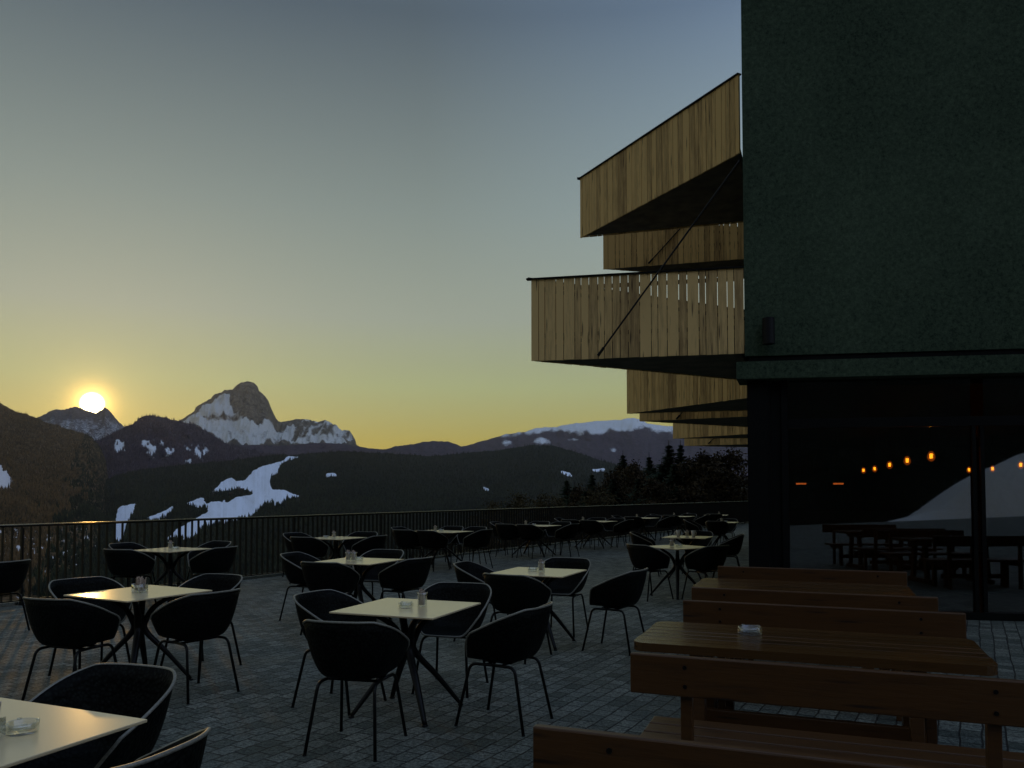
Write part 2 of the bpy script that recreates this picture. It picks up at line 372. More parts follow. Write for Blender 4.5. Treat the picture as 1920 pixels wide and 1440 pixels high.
layer('forest_shoulder', M_for_far, [(400, 842), (430, 836), (480, 834), (520, 836), (560, 832), (600, 831), (640, 833), (680, 838), (720, 846), (760, 858)], 7900, 890, 6200, 3, 3, .6, .003, mk0(1.0), 5)
Z1 = lambda pts: [(x / 2.743, 660 + y / 2.743) for x, y in pts]
patches = [Z1([(725, 450), (800, 445), (810, 520), (770, 520)]), Z1([(845, 500), (890, 500), (895, 545), (860, 540)]), Z1([(1005, 490), (1060, 478), (1080, 500), (1045, 530), (1030, 570), (1012, 540)]), Z1([(940, 470), (985, 480), (990, 505), (960, 500)]), Z1([(590, 455), (640, 455), (650, 510), (600, 520)]), Z1([(820, 455), (850, 460), (840, 490)]), Z1([(930, 560), (990, 550), (980, 580)])]
def mk_D(px, py):
    jx = px + (fbm(px / 5, py / 5, 81) - .5) * 22; jy = py + (fbm(px / 5, py / 5, 83) - .5) * 22
    s = np.clip((fbm(px / 6, py / 9, 86) - .56) * 2.2, 0, .4)
    for p in patches: s = np.where(inpoly(jx, jy, p) & (fbm(px / 3.5, py / 7, 87) > .40), .95, s)
    return s, np.zeros_like(px)
LD = layer('dark_ridge', M_for_far, [(60, 850), (140, 835), (185, 824), (215, 812), (235, 800), (250, 795), (262, 784), (281, 778), (299, 780), (317, 786), (339, 789), (365, 798), (383, 806), (401, 817), (419, 828), (450, 838), (500, 850), (560, 862)], 7000, 930, 5200, 2, 2, .9, .005, mk_D, 6, blur=1)
leftpatch = [(-40, 860), (0, 872), (14, 885), (26, 903), (18, 918), (0, 922), (-40, 930)]
def mk_C(px, py):
    jx = px + (fbm(px / 4, py / 4, 91) - .5) * 14; jy = py + (fbm(px / 4, py / 4, 93) - .5) * 14
    s = np.clip((fbm(px / 5, py / 10, 96) - .5) * 2.4, 0, .5) * np.clip((py - 800) / 100, .25, 1)
    s = np.where(inpoly(jx, jy, leftpatch), .85, s)
    s = np.where(py > 990, np.maximum(s, np.clip((fbm(px / 9, py / 9, 99) - .56) * 7, 0, .95)), s)
    return s, np.zeros_like(px)
LC = layer('left_slope', M_for_left, [(-420, 600), (-200, 690), (-60, 735), (0, 756), (22, 768), (44, 776), (71, 785), (100, 794), (140, 808), (166, 815), (184, 832), (197, 860), (206, 900), (211, 950), (214, 1000), (224, 1060), (260, 1180)], 6000, 1200, 900, 2.0, 2.0, 1.2, .006, mk_C, 7, vpow=1.0)
piste = Z7([(1440, 210), (1580, 215), (1540, 235), (1430, 265), (1360, 300), (1330, 340), (1330, 410), (1260, 430), (1235, 480), (1240, 550), (1270, 585), (1390, 590), (1480, 630), (1600, 670), (1500, 680), (1420, 690), (1390, 740), (1340, 760), (1290, 760), (1250, 720), (1200, 750), (1140, 770), (1100, 820), (1060, 880), (900, 930), (820, 950), (760, 990), (690, 960), (600, 1000), (500, 1000), (440, 1080), (380, 1160), (60, 1160), (190, 1030), (330, 960), (430, 900), (540, 840), (520, 790), (440, 790), (330, 760), (290, 760), (230, 800), (330, 720), (430, 690), (510, 680), (590, 730), (700, 700), (800, 690), (880, 670), (1050, 640), (1000, 600), (880, 570), (800, 600), (580, 615), (640, 560), (700, 500), (800, 450), (860, 490), (940, 490), (1000, 440), (1050, 375), (1200, 310), (1330, 280), (1400, 250)])
snow2 = Z7([(-170, 915), (0, 850), (60, 830), (130, 770), (155, 790), (120, 850), (60, 910), (0, 925), (-100, 960)])
snow3 = [(222, 950), (255, 944), (250, 962), (237, 985), (231, 1018), (214, 1018), (216, 975)]
rp = [[(1048, 882), (1068, 886), (1074, 894), (1060, 892)], [(1108, 880), (1134, 878), (1134, 884), (1112, 885)], [(905, 912), (918, 918), (916, 922), (904, 916)], [(610, 888), (628, 886), (632, 893), (612, 895)]]
grove = Z7([(560, 625), (700, 610), (870, 600), (1000, 610), (1040, 635), (880, 660), (760, 740), (700, 735), (610, 700), (520, 760), (500, 700)])
def mk_mid(px, py):
    jx = px + (fbm(px / 4, py / 4, 101) - .5) * 5; jy = py + (fbm(px / 4, py / 4, 103) - .5) * 4
    s = np.zeros_like(px)
    for p in [piste, snow2, snow3] + rp: s = np.where(inpoly(jx, jy, p), 1., s)
    s = np.where(inpoly(jx, jy, grove) & (fbm(px / 5, py / 4, 105) > .42), .1, s)
    return s, np.zeros_like(px)
mid_ridge = [(60, 940), (120, 920), (180, 905), (215, 893), (250, 882), (340, 872), (420, 864), (480, 857), (530, 851), (548, 853), (600, 848), (640, 846), (765, 852), (807, 855), (873, 849), (932, 844), (998, 834), (1040, 836), (1082, 848), (1132, 865), (1200, 880), (1320, 890), (1500, 900)]
LM = layer('forested_hill', M_for_mid, mid_ridge, 5000, 1230, 600, 1.5, 1.5, .5, .0015, mk_mid, 8, vpow=1.0)

# far woods: thousands of conifers merged into one mass per hillside
def woods(name, Lr, n, hmin, hmax, m, seed, cond=None, label='', smin=.5):
    g = np.random.default_rng(seed)
    nv, nu = Lr['px'].shape
    iv = g.integers(1, nv - 1, n); iu = g.integers(0, nu - 1, n)
    keep = Lr['snow'][iv, iu] < smin
    pxs = Lr['px'][iv, iu]; pys = Lr['py'][iv, iu]
    keep &= (pys < 1120)
    if cond is not None: keep &= cond(pxs, pys)
    iv = iv[keep]; iu = iu[keep]
    X = Lr['X'][iv, iu]; Y = Lr['Y'][iv, iu]; Z = Lr['Z'][iv, iu]; k = len(X)
    H = g.uniform(hmin, hmax, k) * g.uniform(.7, 1.15, k); R = H * g.uniform(.16, .24, k)
    seg = 5; ang = np.arange(seg) * 2 * PI / seg
    a0 = g.uniform(0, 6, k)
    vs = []; fs = []
    for tier, (zb, zt, rr) in enumerate(((.0, .62, 1.0), (.38, 1.0, .66))):
        base = tier * (seg + 1)
        A = ang[None, :] + a0[:, None] + tier
        rj = R[:, None] * rr * g.uniform(.7, 1.25, (k, seg))
        ring = np.stack([X[:, None] + np.cos(A) * rj, Y[:, None] + np.sin(A) * rj, Z[:, None] - 1 + (zb * H)[:, None] + g.uniform(-.05, .05, (k, seg)) * H[:, None]], -1)
        top = np.stack([X + g.uniform(-.1, .1, k) * R, Y, Z - 1 + zt * H], -1)[:, None, :]
        vs.append(np.concatenate([ring, top], 1))
        off = base
        for q in range(seg): fs.append((off + q, off + (q + 1) % seg, off + seg))
    V = np.concatenate(vs, 1); nvt = V.shape[1]
    FF = (np.array(fs)[None] + (np.arange(k) * nvt)[:, None, None]).reshape(-1, 3)
    me = bpy.data.meshes.new(name)
    me.vertices.add(k * nvt); me.vertices.foreach_set('co', V.reshape(-1).astype(np.float32))
    me.loops.add(FF.size); me.loops.foreach_set('vertex_index', FF.ravel().astype(np.int32))
    me.polygons.add(len(FF)); me.polygons.foreach_set('loop_start', np.arange(0, FF.size, 3, dtype=np.int32)); me.polygons.foreach_set('loop_total', np.full(len(FF), 3, np.int32))
    me.update(calc_edges=True); me.materials.append(m)
    o = bpy.data.objects.new(name, me); COL.objects.link(o)
    tag(o, label, 'forest', kind='stuff'); return o
def foliage(name, lo, hi, sc_=.06, isl=True):
    m, nt, b = mat(name); L = nt.links
    geo = N(nt, 'ShaderNodeNewGeometry'); tc = N(nt, 'ShaderNodeTexCoord'); no = N(nt, 'ShaderNodeTexNoise', Scale=sc_, Detail=4.0)
    L.new(tc.outputs['Object'], no.inputs['Vector'])
    a = N(nt, 'ShaderNodeMath', operation='MULTIPLY_ADD'); L.new(geo.outputs['Random Per Island'], a.inputs[0]); a.inputs[1].default_value = .6
    s = N(nt, 'ShaderNodeMath', operation='SUBTRACT'); L.new(no.outputs[0], s.inputs[0]); s.inputs[1].default_value = .3; L.new(s.outputs[0], a.inputs[2])
    L.new(ramp(nt, a.outputs[0], [(.2, lo), (.8, hi)]), b.inputs['Base Color']); b.inputs['Roughness'].default_value = .85; b.inputs['Specular IOR Level'].default_value = .1
    return m
M_wood_mid = foliage('green_conifers', (.002, .006, .004), (.022, .027, .012), .004)
M_wood_left = foliage('brown_conifers', (.035, .024, .010), (.12, .072, .029), .004)
woods('hillside_forest', LM, 95000, 13, 21, M_wood_mid, 11, None, 'dark green conifer forest covering the hill beside the ski slope')
def green_edge(x, y): return x + (fbm(x / 18, y / 14, 77) - .5) * 160 + (y - 860) * .35 > 150
woods('dark_slope_forest', LC, 60000, 12, 20, M_wood_mid, 14, lambda x, y: green_edge(x, y) & ((y < 985) | (rng.uniform(0, 1, len(x)) < .25)), 'dark forest on the lower right flank of the left slope', .75)
woods('larch_forest', LC, 60000, 12, 20, M_wood_left, 12, lambda x, y: ~green_edge(x, y) & ((y < 985) | (rng.uniform(0, 1, len(x)) < .25)), 'brownish forest covering the steep slope at the left of the valley', .75)

M_wood_far = foliage('far_conifers', (.02, .016, .026), (.075, .055, .07), .01)
woods('ridge_forest', LD, 14000, 20, 34, M_wood_far, 13, lambda x, y: y < 905, 'dark purple forest covering the ridge below the rocky peak')
# near hillside falling away from the terrace, and flat country to the horizon below all
M_near = terrain('near_slope_grass', (.02, .016, .008), (.07, .05, .025), .4, snow=(.55, .6, .7), sharp=.1, namp=.9)
az = np.linspace(rad(-62), rad(75), 120)[None, :]; rr = (14 * (360 / 14) ** np.linspace(0, 1, 60))[:, None]
Rn = rr * np.ones_like(az); An = az * np.ones_like(rr)
Xn = Rn * np.sin(An); Yn = Rn * np.cos(An)
Zn = -1.2 - .195 * Rn + (fbm(Xn / 14, Yn / 14, 5) - .5) * 3
tag(grid_mesh('near_hillside', Xn, Yn, Zn, M_near, [np.clip((fbm(Xn / 9, Yn / 9, 8) - .5) * 4, 0, .9), Zn * 0]), kind='structure')
bm = BM(); prism(bm, [(30000 * math.cos(a), 30000 * math.sin(a)) for a in np.linspace(0, 2 * PI, 40)[:-1]], -330, -320)
tag(link('valley_ground', bm, M_for_mid), kind='structure')

# behind the camera: snow bank and dark wooded mountainside (seen only as reflections in the glass)
xb = np.linspace(-60, 90, 120)[None, :]; yb = np.linspace(0, 1, 50)[:, None]
prof = np.interp(xb, [-60, -5, 5.9, 9, 13.3, 15.5, 17.6, 30, 60, 90], [-3, -2.4, -1.1, -.8, .3, 2.6, 4.1, 8, 14, 18])
Yb = -38 - 80 * yb + 0 * xb; Xb = xb + 0 * yb
Zb = prof * np.interp(yb, [0, .08, 1], [.0, 1, 1.05]) - np.interp(yb, [0, .012, .08, .3, 1], [6.5, 4.5, 0, 1.5, 8]) + (fbm(Xb / 8, Yb / 8, 3) - .5) * .5
M_bank = terrain('bank_snow', (.01, .012, .008), (.02, .02, .012), 1.5, snow=(.86, .88, .95), sharp=.3, namp=.2)
tag(grid_mesh('snow_bank', Xb[:, ::-1], Yb[:, ::-1], Zb[:, ::-1], M_bank, [(Zb[:, ::-1] > -1.55 + (fbm(Xb[:, ::-1] / 3, Yb[:, ::-1] / 3, 2) - .5)) * 1., Zb * 0]), kind='structure')
M_backf = terrain('dark_back_forest', (.006, .008, .005), (.02, .022, .014), .05, sharp=.1, namp=.3)
aa = np.linspace(rad(112), rad(262), 90)[None, :]; vv = np.linspace(0, 1, 30)[:, None]
Rb = 150 + 700 * vv + 0 * aa; Ab = aa + 0 * vv
Zb2 = -16 + vv * 360 * (1 + .25 * (fbm(Ab * 6, Ab * 0, 4) - .5)) + (fbm(Ab * 20, vv * 9 + 0 * aa, 6) - .5) * 20
tag(grid_mesh('unseen_wooded_mountainside', Rb * np.sin(Ab), Rb * np.cos(Ab), Zb2, M_backf, [Zb2 * 0, Zb2 * 0]), kind='structure')  # added out of view to darken the glass reflections and cut sky light

# ------------------------------------------------------------------ terrace
RA = Vector((-6.77, 10.9, 0)); RD = Vector((.541, .841, 0)).normalized()
a_ = P(30, 1136, 0); b_ = P(1100, 1015, 0); RA = a_; RD = (b_ - a_).normalized(); RN = Vector((-RD.y, RD.x, 0))   # outward normal
rs = RA - RD * 9; re = RA + RD * 62
bm = BM()
prism(bm, [rs + RN * .02, rs - RN * 60 - RD * 26, re - RN * 60, re + RN * .02], -.5, 0)
tag(link('terrace_paving', bm, M_pave), kind='structure')

rail = empty('terrace_railing', RA); tag(rail, 'long dark metal railing of vertical flat bars along the terrace edge', 'railing')
def rl(t, n=0, z=0): return RD * t + RN * n + Vector((0, 0, z))
ang = math.atan2(RD.y, RD.x)
bm = BM(); box(bm, rl(26, .0, 1.105), (70, .055, .014), ang, .002); link('top_rail', bm, M_alu, rail)
bm = BM(); box(bm, rl(26, .0, 1.086), (70, .04, .02), ang); box(bm, rl(26, 0.0, .068), (70, .03, .02), ang); link('rail_channel', bm, M_black, rail)
bm = BM(); box(bm, rl(26, .16, .022), (70, .2, .05), ang, .004); link('edge_flashing', bm, M_alu, rail)
t = -8.0; nb = 0; far = BM(); first = None
while t < 58:
    if -.6 <= t and nb < 98:
        if first is None:
            bb = BM(); box(bb, (0, 0, 0), (.008, .05, 1.0), ang); first = link('baluster', bb, M_bar_, rail); o = first
        else:
            o = first.copy(); COL.objects.link(o); o.parent = rail
        o.location = rl(t, 0, .577); nb += 1
    else: box(far, rl(t, 0, .577), (.008, .05, 1.0), ang)
    t += .122
tag(link('distant_baluster', far, M_bar_, rail), kind='stuff')
for k in range(-3, 24):
    bb = BM(); box(bb, rl(k * 2.44 + .06, -.0, .53), (.014, .07, 1.06), ang); link('post', bb, M_bar_, rail)

# ------------------------------------------------------------------ hotel
W = Vector((.985, -.172, 0)).normalized(); WN = Vector((W.y, -W.x, 0))   # WN toward camera
G = Vector((math.sin(rad(19.5)), math.cos(rad(19.5)), 0))
G0 = P(1790, 1163, 0)
best = min(np.linspace(0, 6, 3000), key=lambda t: abs((G0 - W * t).x / (G0 - W * t).y - ray(1397, 700).x / ray(1397, 700).y))
C0 = G0 - W * best
def hp(a, b=0, z=0): return C0 + W * a + G * b + Vector((0, 0, z))       # a along the end wall, b along the long side
def zat(px, py, p):                       # height seen at (px,py) at the distance of p
    d = ray(px, py); return EYE + d.z / d.y * p.y
z_bb = zat(1397, 713, C0); z_bt = zat(1397, 681, C0); z_wl = zat(1397, 668, C0)
wa = math.atan2(W.y, W.x)
hotel = empty('hotel_building', C0); tag(hotel, 'dark green plastered hotel with angular timber balconies and glazed ground floor', 'building')
off = -C0
def hpoly(bm, ab, z0, z1): prism(bm, [hp(a, b) + off for a, b in ab], z0, z1)
ga = 1 / WN.dot(-G)
bm = BM(); hpoly(bm, [(0, 0), (26, 0), (26, .35 * ga), (0, .35 * ga)], z_wl, 13.5); link('end_wall', bm, M_plaster, hotel)
bm = BM(); hpoly(bm, [(.02, .36 * ga), (.36, .36 * ga), (.36, 44), (.02, 44)], 0.0, 13.5); link('side_wall', bm, M_plaster, hotel)
bm = BM(); hpoly(bm, [(-.10, -.13), (26, -.13), (26, .5), (-.10, .5)], z_bb, z_bt); link('fascia_band', bm, M_plaster, hotel)
bm = BM(); hpoly(bm, [(.05, .03), (26, .03), (26, .3), (.05, .3)], z_bt, z_wl); link('shadow_joint', bm, M_frame, hotel)
bm = BM(); hpoly(bm, [(-.3, -.3), (26.3, -.3), (26.3, 44), (-.3, 44)], 13.5, 13.8); link('roof', bm, M_frame, hotel)
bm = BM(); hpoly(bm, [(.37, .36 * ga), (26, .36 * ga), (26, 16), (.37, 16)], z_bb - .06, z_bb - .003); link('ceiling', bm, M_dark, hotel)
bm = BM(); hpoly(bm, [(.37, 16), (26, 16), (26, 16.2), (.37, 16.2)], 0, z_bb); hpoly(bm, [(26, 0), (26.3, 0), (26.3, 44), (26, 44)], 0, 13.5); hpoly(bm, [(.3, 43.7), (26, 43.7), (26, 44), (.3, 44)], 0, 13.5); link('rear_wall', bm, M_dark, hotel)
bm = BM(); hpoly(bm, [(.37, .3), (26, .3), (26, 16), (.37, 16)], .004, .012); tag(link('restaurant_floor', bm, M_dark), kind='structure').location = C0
# corner column and glazing frames, placed where the photo shows them along the wall
def apx(px):
    d = ray(px, 860); return min(np.linspace(-1, 12, 6000), key=lambda t: abs(hp(t, .12).x / hp(t, .12).y - d.x / d.y))
def frame(name, a0, a1, z0, z1, dep=.1, b0=.08, m=None):
    bm = BM(); hpoly(bm, [(a0, b0), (a1, b0), (a1, b0 + dep), (a0, b0 + dep)], z0, z1); return link(name, bm, m or M_frame, hotel)
frame('corner_column', .02, .27, 0, z_bb - .002, .25, .03)
a0, a1, am, an = apx(1437), apx(1466), apx(1822), apx(1845)
zt0, zt1 = zat(1500, 803, hp(a1, .1)), zat(1500, 786, hp(a1, .1))
frame('window_frame', a0, a0 + .06, .0, z_bb - .002); frame('window_frame', a1, a1 + .08, .0, z_bb - .002)
frame('window_frame', am, am + .045, .0, zt0 - .002); frame('window_frame', an - .045, an, .0, zt0 - .002)
for s in (3.0, 6.0, 9, 12, 15, 18): frame('window_frame', an + s, an + s + .09, 0, zt0 - .002)
frame('transom', a1 + .082, 25.9, zt0, zt1, .12, .07)
frame('sill', a1 + .082, 25.9, 0, .09, .16, .05)
for x0, x1 in ((.272, a0 - .002), (a0 + .062, a1 - .002)):
    frame('door_panel', x0, x1, 0, z_bb - .004, .04, .12)
panes = [(a1 + .085, am - .003), (an + .003, an + 2.997)] + [(an + s + .093, an + s + 2.997) for s in (3, 6, 9)]
for x0, x1 in panes:
    frame('window_pane', x0, x1, .093, zt0 - .004, .012, .12, M_glaze)
    frame('window_pane', x0, x1, zt1 + .003, z_bb - .004, .012, .12, M_glaze)
frame('glint_strip', a0 - .016, a0 - .003, .1, z_bb - .2, .01, .07, M_alu)  # bright metal strip added to imitate the glint line beside the column

# wall lamp
wl = empty('wall_lamp', hp(.28, -.0, zat(1424, 625, C0) - .17), wa); tag(wl, 'black cylindrical wall lamp near the corner of the green wall', 'lamp')
bm = BM(); lathe(bm, [(.07, 0), (.075, .004), (.075, .33), (.07, .335)], (0.0, -.11, 0), 24); link('lamp_body', bm, M_bar_, wl)
bm = BM(); box(bm, (0.02, -.022, .17), (.06, .045, .1), 0, .003); link('wall_bracket', bm, M_black, wl)

# balconies: tip, near attachment, far attachment (px, py of the lower edge), floor height
def boards(bm, A, B, z0, z1, wmin=.085, wmax=.15, gap=.009, th=.024, seed=0):
    g = random.Random(seed); A = Vector((A.x, A.y, 0)); B = Vector((B.x, B.y, 0)); Lg = (B - A).length; d = (B - A).normalized(); an_ = math.atan2(d.y, d.x); s = 0
    nrm = Vector((-d.y, d.x, 0))
    while s < Lg - .03:
        w = min(g.choice((wmin, .105, .12, wmax)), Lg - s)
        c = A + d * (s + w / 2) + nrm * g.uniform(-.002, .002)
        box(bm, (c.x, c.y, (z0 + z1) / 2 + g.uniform(-.003, .003)), (w - gap, th, z1 - z0), an_)
        s += w
def balcony(T, Nn, Ff, z0, h, seed, rods=True):
    b = empty('balcony', (T.x, T.y, z0)); b.parent = hotel; b.location = Vector((T.x, T.y, z0)) - C0
    o = Vector((T.x, T.y, z0))
    T, Nn, Ff = [Vector((p.x, p.y, 0)) - Vector((o.x, o.y, 0)) for p in (T, Nn, Ff)]
    cen = (T + Nn + Ff) / 3
    def ins(p, k): return p + (cen - p).normalized() * k
    bm = BM(); boards(bm, T, Nn, 0, h, seed=seed); link('front_cladding', bm, M_clad, b)
    bm = BM(); boards(bm, ins(T, .05), Ff, 0, h, seed=seed + 50); link('rear_cladding', bm, M_clad, b)
    bm = BM(); t2, n2, f2 = ins(T, .14), ins(Nn, .06), ins(Ff, .06)
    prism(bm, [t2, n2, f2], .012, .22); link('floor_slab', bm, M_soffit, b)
    for a, c in ((T, Nn), (T, Ff)):
        d = (c - a).normalized(); q = (a + c) / 2 - d * .03; L_ = (c - a).length + .06
        bm = BM(); box(bm, (q.x, q.y, h + .012 + (0 if c is Nn else .003)), (L_, .07, .02), math.atan2(d.y, d.x)); link('coping', bm, M_frame, b)
        bm = BM(); i_ = ins(a, .12); j_ = ins(c, .07); d2 = (j_ - i_).normalized(); q = (i_ + j_) / 2
        for zz in (.35, h - .12): box(bm, (q.x, q.y, zz), ((j_ - i_).length, .03, .05), math.atan2(d2.y, d2.x))
        link('support_rail', bm, M_frame, b)
    return b, T, Nn, Ff, o
z1f = zat(1393, 663, C0)
BH = zat(1390, 503, C0) - z1f
def tofacade(T, p):
    A = hp(.03, 0); d = p - T; den = d.x * G.y - d.y * G.x
    t = ((A.x - T.x) * G.y - (A.y - T.y) * G.x) / den
    return T + d * t if t > .8 else p
def bal(tip, near, far_, z0, seed, ext=True):
    T, a, b = P(*tip, z0), P(*near, z0), P(*far_, z0)
    return balcony(T, tofacade(T, a) if ext else a, tofacade(T, b), z0, BH, seed)
b2 = bal((996, 677), (1396, 663), (1402, 714), z1f, 1, False)
z2f = z1f + 2.9
b1 = bal((1089, 446.5), (1388, 287), (1392, 417), z2f, 2, False)
b3 = bal((1131, 505), (1402, 485), (1402, 523), z2f, 3)
b4 = bal((1176, 776), (1388, 748), (1402, 770), z1f, 4)
b5 = bal((1199, 790), (1402, 781), (1402, 801), z1f, 5)
b6 = bal((1262, 822.5), (1402, 814), (1402, 822), z1f, 6)
b7 = bal((1283, 836), (1402, 833), (1402, 838.5), z1f, 7)
def rod(B, p0, p1, r=.012):
    b, T, Nn, Ff, o = B; bm = BM(); a = Vector(p0) - o; c = Vector(p1) - o
    tube(bm, [a, c], r); tube(bm, [a, a + (c - a).normalized() * .13], r * 1.6)
    link('tie_rod', bm, M_black, b)
# rods run from the outer lower edge up to the wall corner one floor above
def onface(B, px, py, push=.05):
    b, T, Nn, Ff, o = B; A = T + o; C = Nn + o; d = ray(px, py)
    n = Vector((-(C - A).y, (C - A).x, 0)).normalized(); n = n if n.y < 0 else -n
    A2 = A + n * push; t = (A2 - Vector((0, 0, EYE))).dot(n) / d.dot(n)
    return Vector((0, 0, EYE)) + d * t
rod(b2, onface(b2, 1121, 667, .09), hp(-.03, -.09, zat(1391, 305, C0)))
q1 = onface(b3, 1216, 494); q2 = Vector((b3[2].x + b3[4].x, b3[2].y + b3[4].y, 0)); q2.z = z2f + 2.4
rod(b3, q1, q2)
for B, x, y in ((b5, 1268, 786), (b7, 1328, 832)):
    q1 = onface(B, x, y); q2 = B[2] + B[4]; q2.z = z1f + 2.4; rod(B, q1, q2, .014)

# pendant lamps inside
zl = 2.1
lamps = [(1619, 883, 'farthest'), (1640, 880, 'second farthest'), (1668, 873, 'middle'), (1701, 865, 'second nearest'), (1746, 857, 'nearest and largest'),
         (1817, 882, ''), (1861, 880, ''), (1914, 873, '')]
lampl = ['glowing amber pendant bulb, leftmost and smallest of the row of five behind glass', 'glowing amber pendant bulb, second from the left of the row of five', 'glowing amber pendant bulb in the middle of the row of five', 'glowing amber pendant bulb, fourth from the left of the row of five', 'largest glowing amber pendant bulb at the right end of the row of five',
         'glowing amber pendant bulb just left of the glass wall mullion', 'glowing amber pendant bulb just right of the glass wall mullion', 'glowing amber pendant bulb nearest the right edge of the photo']
pl = None
for i, (x, y, _) in enumerate(lamps):
    p = P(x, y, zl)
    if pl is None:
        pl = empty('pendant_lamp', (0, 0, 0))
        bm = BM(); lathe(bm, [(.02, .09), (.035, .075), (.055, .03), (.06, 0), (.05, -.035), (.028, -.06), (.01, -.068)][::-1], (0, 0, 0), 16); link('bulb', bm, M_bulb, pl, True)
        bm = BM(); lathe(bm, [(.018, -.02), (.02, .04), (.012, .05)], (0, 0, 0.0), 10); f_ = link('filament', bm, M_fil, pl, True); f_.location = (0, 0, 0)
        f_.scale = (1.3, 1.3, 1.1)
        bm = BM(); lathe(bm, [(.024, .09), (.024, .15), (.012, .165)], (0, 0, 0), 12); link('socket', bm, M_black, pl, True)
        bm = BM(); tube(bm, [(0, 0, .16), (0, 0, z_bb - .065 - zl)], .005, 6); link('cord', bm, M_black, pl); o = pl
    else: o = copy_tree(pl)
    o.location = p; tag(o, lampl[i], 'pendant lamp', 'amber pendant bulbs in the restaurant')
for x, lab in ((1502, 'short glowing red bar light, left one behind the glass'), (1572, 'short glowing red bar light, right one behind the glass')):
    p = P(x, 907, 1.75)
    e_ = empty('bar_light', p, wa); tag(e_, lab, 'light', 'red bar lights in the restaurant')
    bm = BM(); box(bm, (0, 0, 0), (.22, .05, .035)); link('glowing_tube', bm, M_bar, e_)
    bm = BM(); box(bm, (0, 0, .04), (.28, .09, .03)); tube(bm, [(0, 0, .05), (0, 0, z_bb - .07 - 1.75)], .008, 6); link('housing', bm, M_black, e_)
# bar counter inside
bc = empty('bar_counter', hp(2.8, 12.5, .012), wa); tag(bc, 'dark wooden bar counter deep inside the restaurant', 'bar counter')
bm = BM(); box(bm, (0, 0, .52), (5, .6, 1.03), 0, .01); link('counter_body', bm, M_bench, bc)
bm = BM(); box(bm, (0, 0, 1.06), (5.2, .75, .05), 0, .01); link('counter_top', bm, M_btable, bc)

# ------------------------------------------------------------------ bucket chair (front is +Y)
def make_chair():
    root = empty('bucket_chair')
    nt_, ns = 72, 18
    def sup(th, a, b, n=3.1):
        c, s = math.cos(th), math.sin(th)   # th from front (+Y)
        k = (abs(s / a) ** n + abs(c / b) ** n) ** (-1 / n); return k
    def ss(x): x = max(0, min(1, x)); return x * x * (3 - 2 * x)
    def zr(deg):
        t_ = abs(deg)
        y_ = .27 * math.cos(rad(t_)); return .445 + (.155 + .195 * max(0, min(1, (.15 - y_) / .36))) * ss((t_ - 36) / 36)
    bm = BM(); rings = []; rimpts = []
    for i in range(nt_):
        deg = -180 + 360 * i / nt_; th = rad(deg); z = zr(deg); hw = max(0, (z - .4451) / .35)
        rb = sup(th, .225, .225); rr_ = sup(th, .300, .300 if abs(deg) > 90 else .262, 2.8) if hw > 0 else rb
        rt = rb + (rr_ - rb) * min(1, hw * 2.2)
        pr = []
        for j in range(ns):
            s = j / (ns - 1)
            if s < .3: r_, z_ = rb * .72 * (s / .3), .428 + .012 * (s / .3) ** 2
            else:
                u = (s - .3) / .7
                p0 = (rb * .72, .44); p1 = (rb * 1.06, .435); p2 = (rt, z)
                r_ = (1 - u) ** 2 * p0[0] + 2 * u * (1 - u) * p1[0] + u * u * p2[0]
                z_ = (1 - u) ** 2 * p0[1] + 2 * u * (1 - u) * p1[1] + u * u * p2[1]
            pr.append((r_, z_))
        ring = [bm.verts.new((r_ * math.sin(th), r_ * math.cos(th) - .0, z_)) for r_, z_ in pr[1:]]
        rings.append(ring); rimpts.append(ring[-1].co.copy())
    cv = bm.verts.new((0, 0, .428))
    for i in range(nt_):
        a, b = rings[i], rings[(i + 1) % nt_]
        bm.faces.new((cv, a[0], b[0]))
        for j in range(ns - 2): bm.faces.new((a[j], a[j + 1], b[j + 1], b[j]))
    bmesh.ops.recalc_face_normals(bm, faces=bm.faces[:])
    bmesh.ops.solidify(bm, geom=bm.faces[:], thickness=.009)
    link('seat_shell', bm, M_shell, root, True)
    bm = BM(); tube(bm, rimpts, .0075, 6, True); link('rim', bm, M_rim, root, True)
    for sx in (-1, 1):
        for sy in (-1, 1):
            bm = BM()
            tube(bm, roundpath([(sx * .165, 0, .412), (sx * .180, sy * .165, .412), (sx * .222, sy * .25, .0)], .05, 6), .0105, 8)
            lathe(bm, [(.012, 0), (.012, .008)], (sx * .222, sy * .25, 0), 8)
            link('leg', bm, M_black, root, True)
    bm = BM(); tube(bm, [(-.165, .05, .412), (.165, .05, .412)], .009); tube(bm, [(-.165, -.06, .412), (.165, -.06, .412)], .009); box(bm, (0, 0, .418), (.2, .2, .008)); link('seat_frame', bm, M_black, root)
    return root
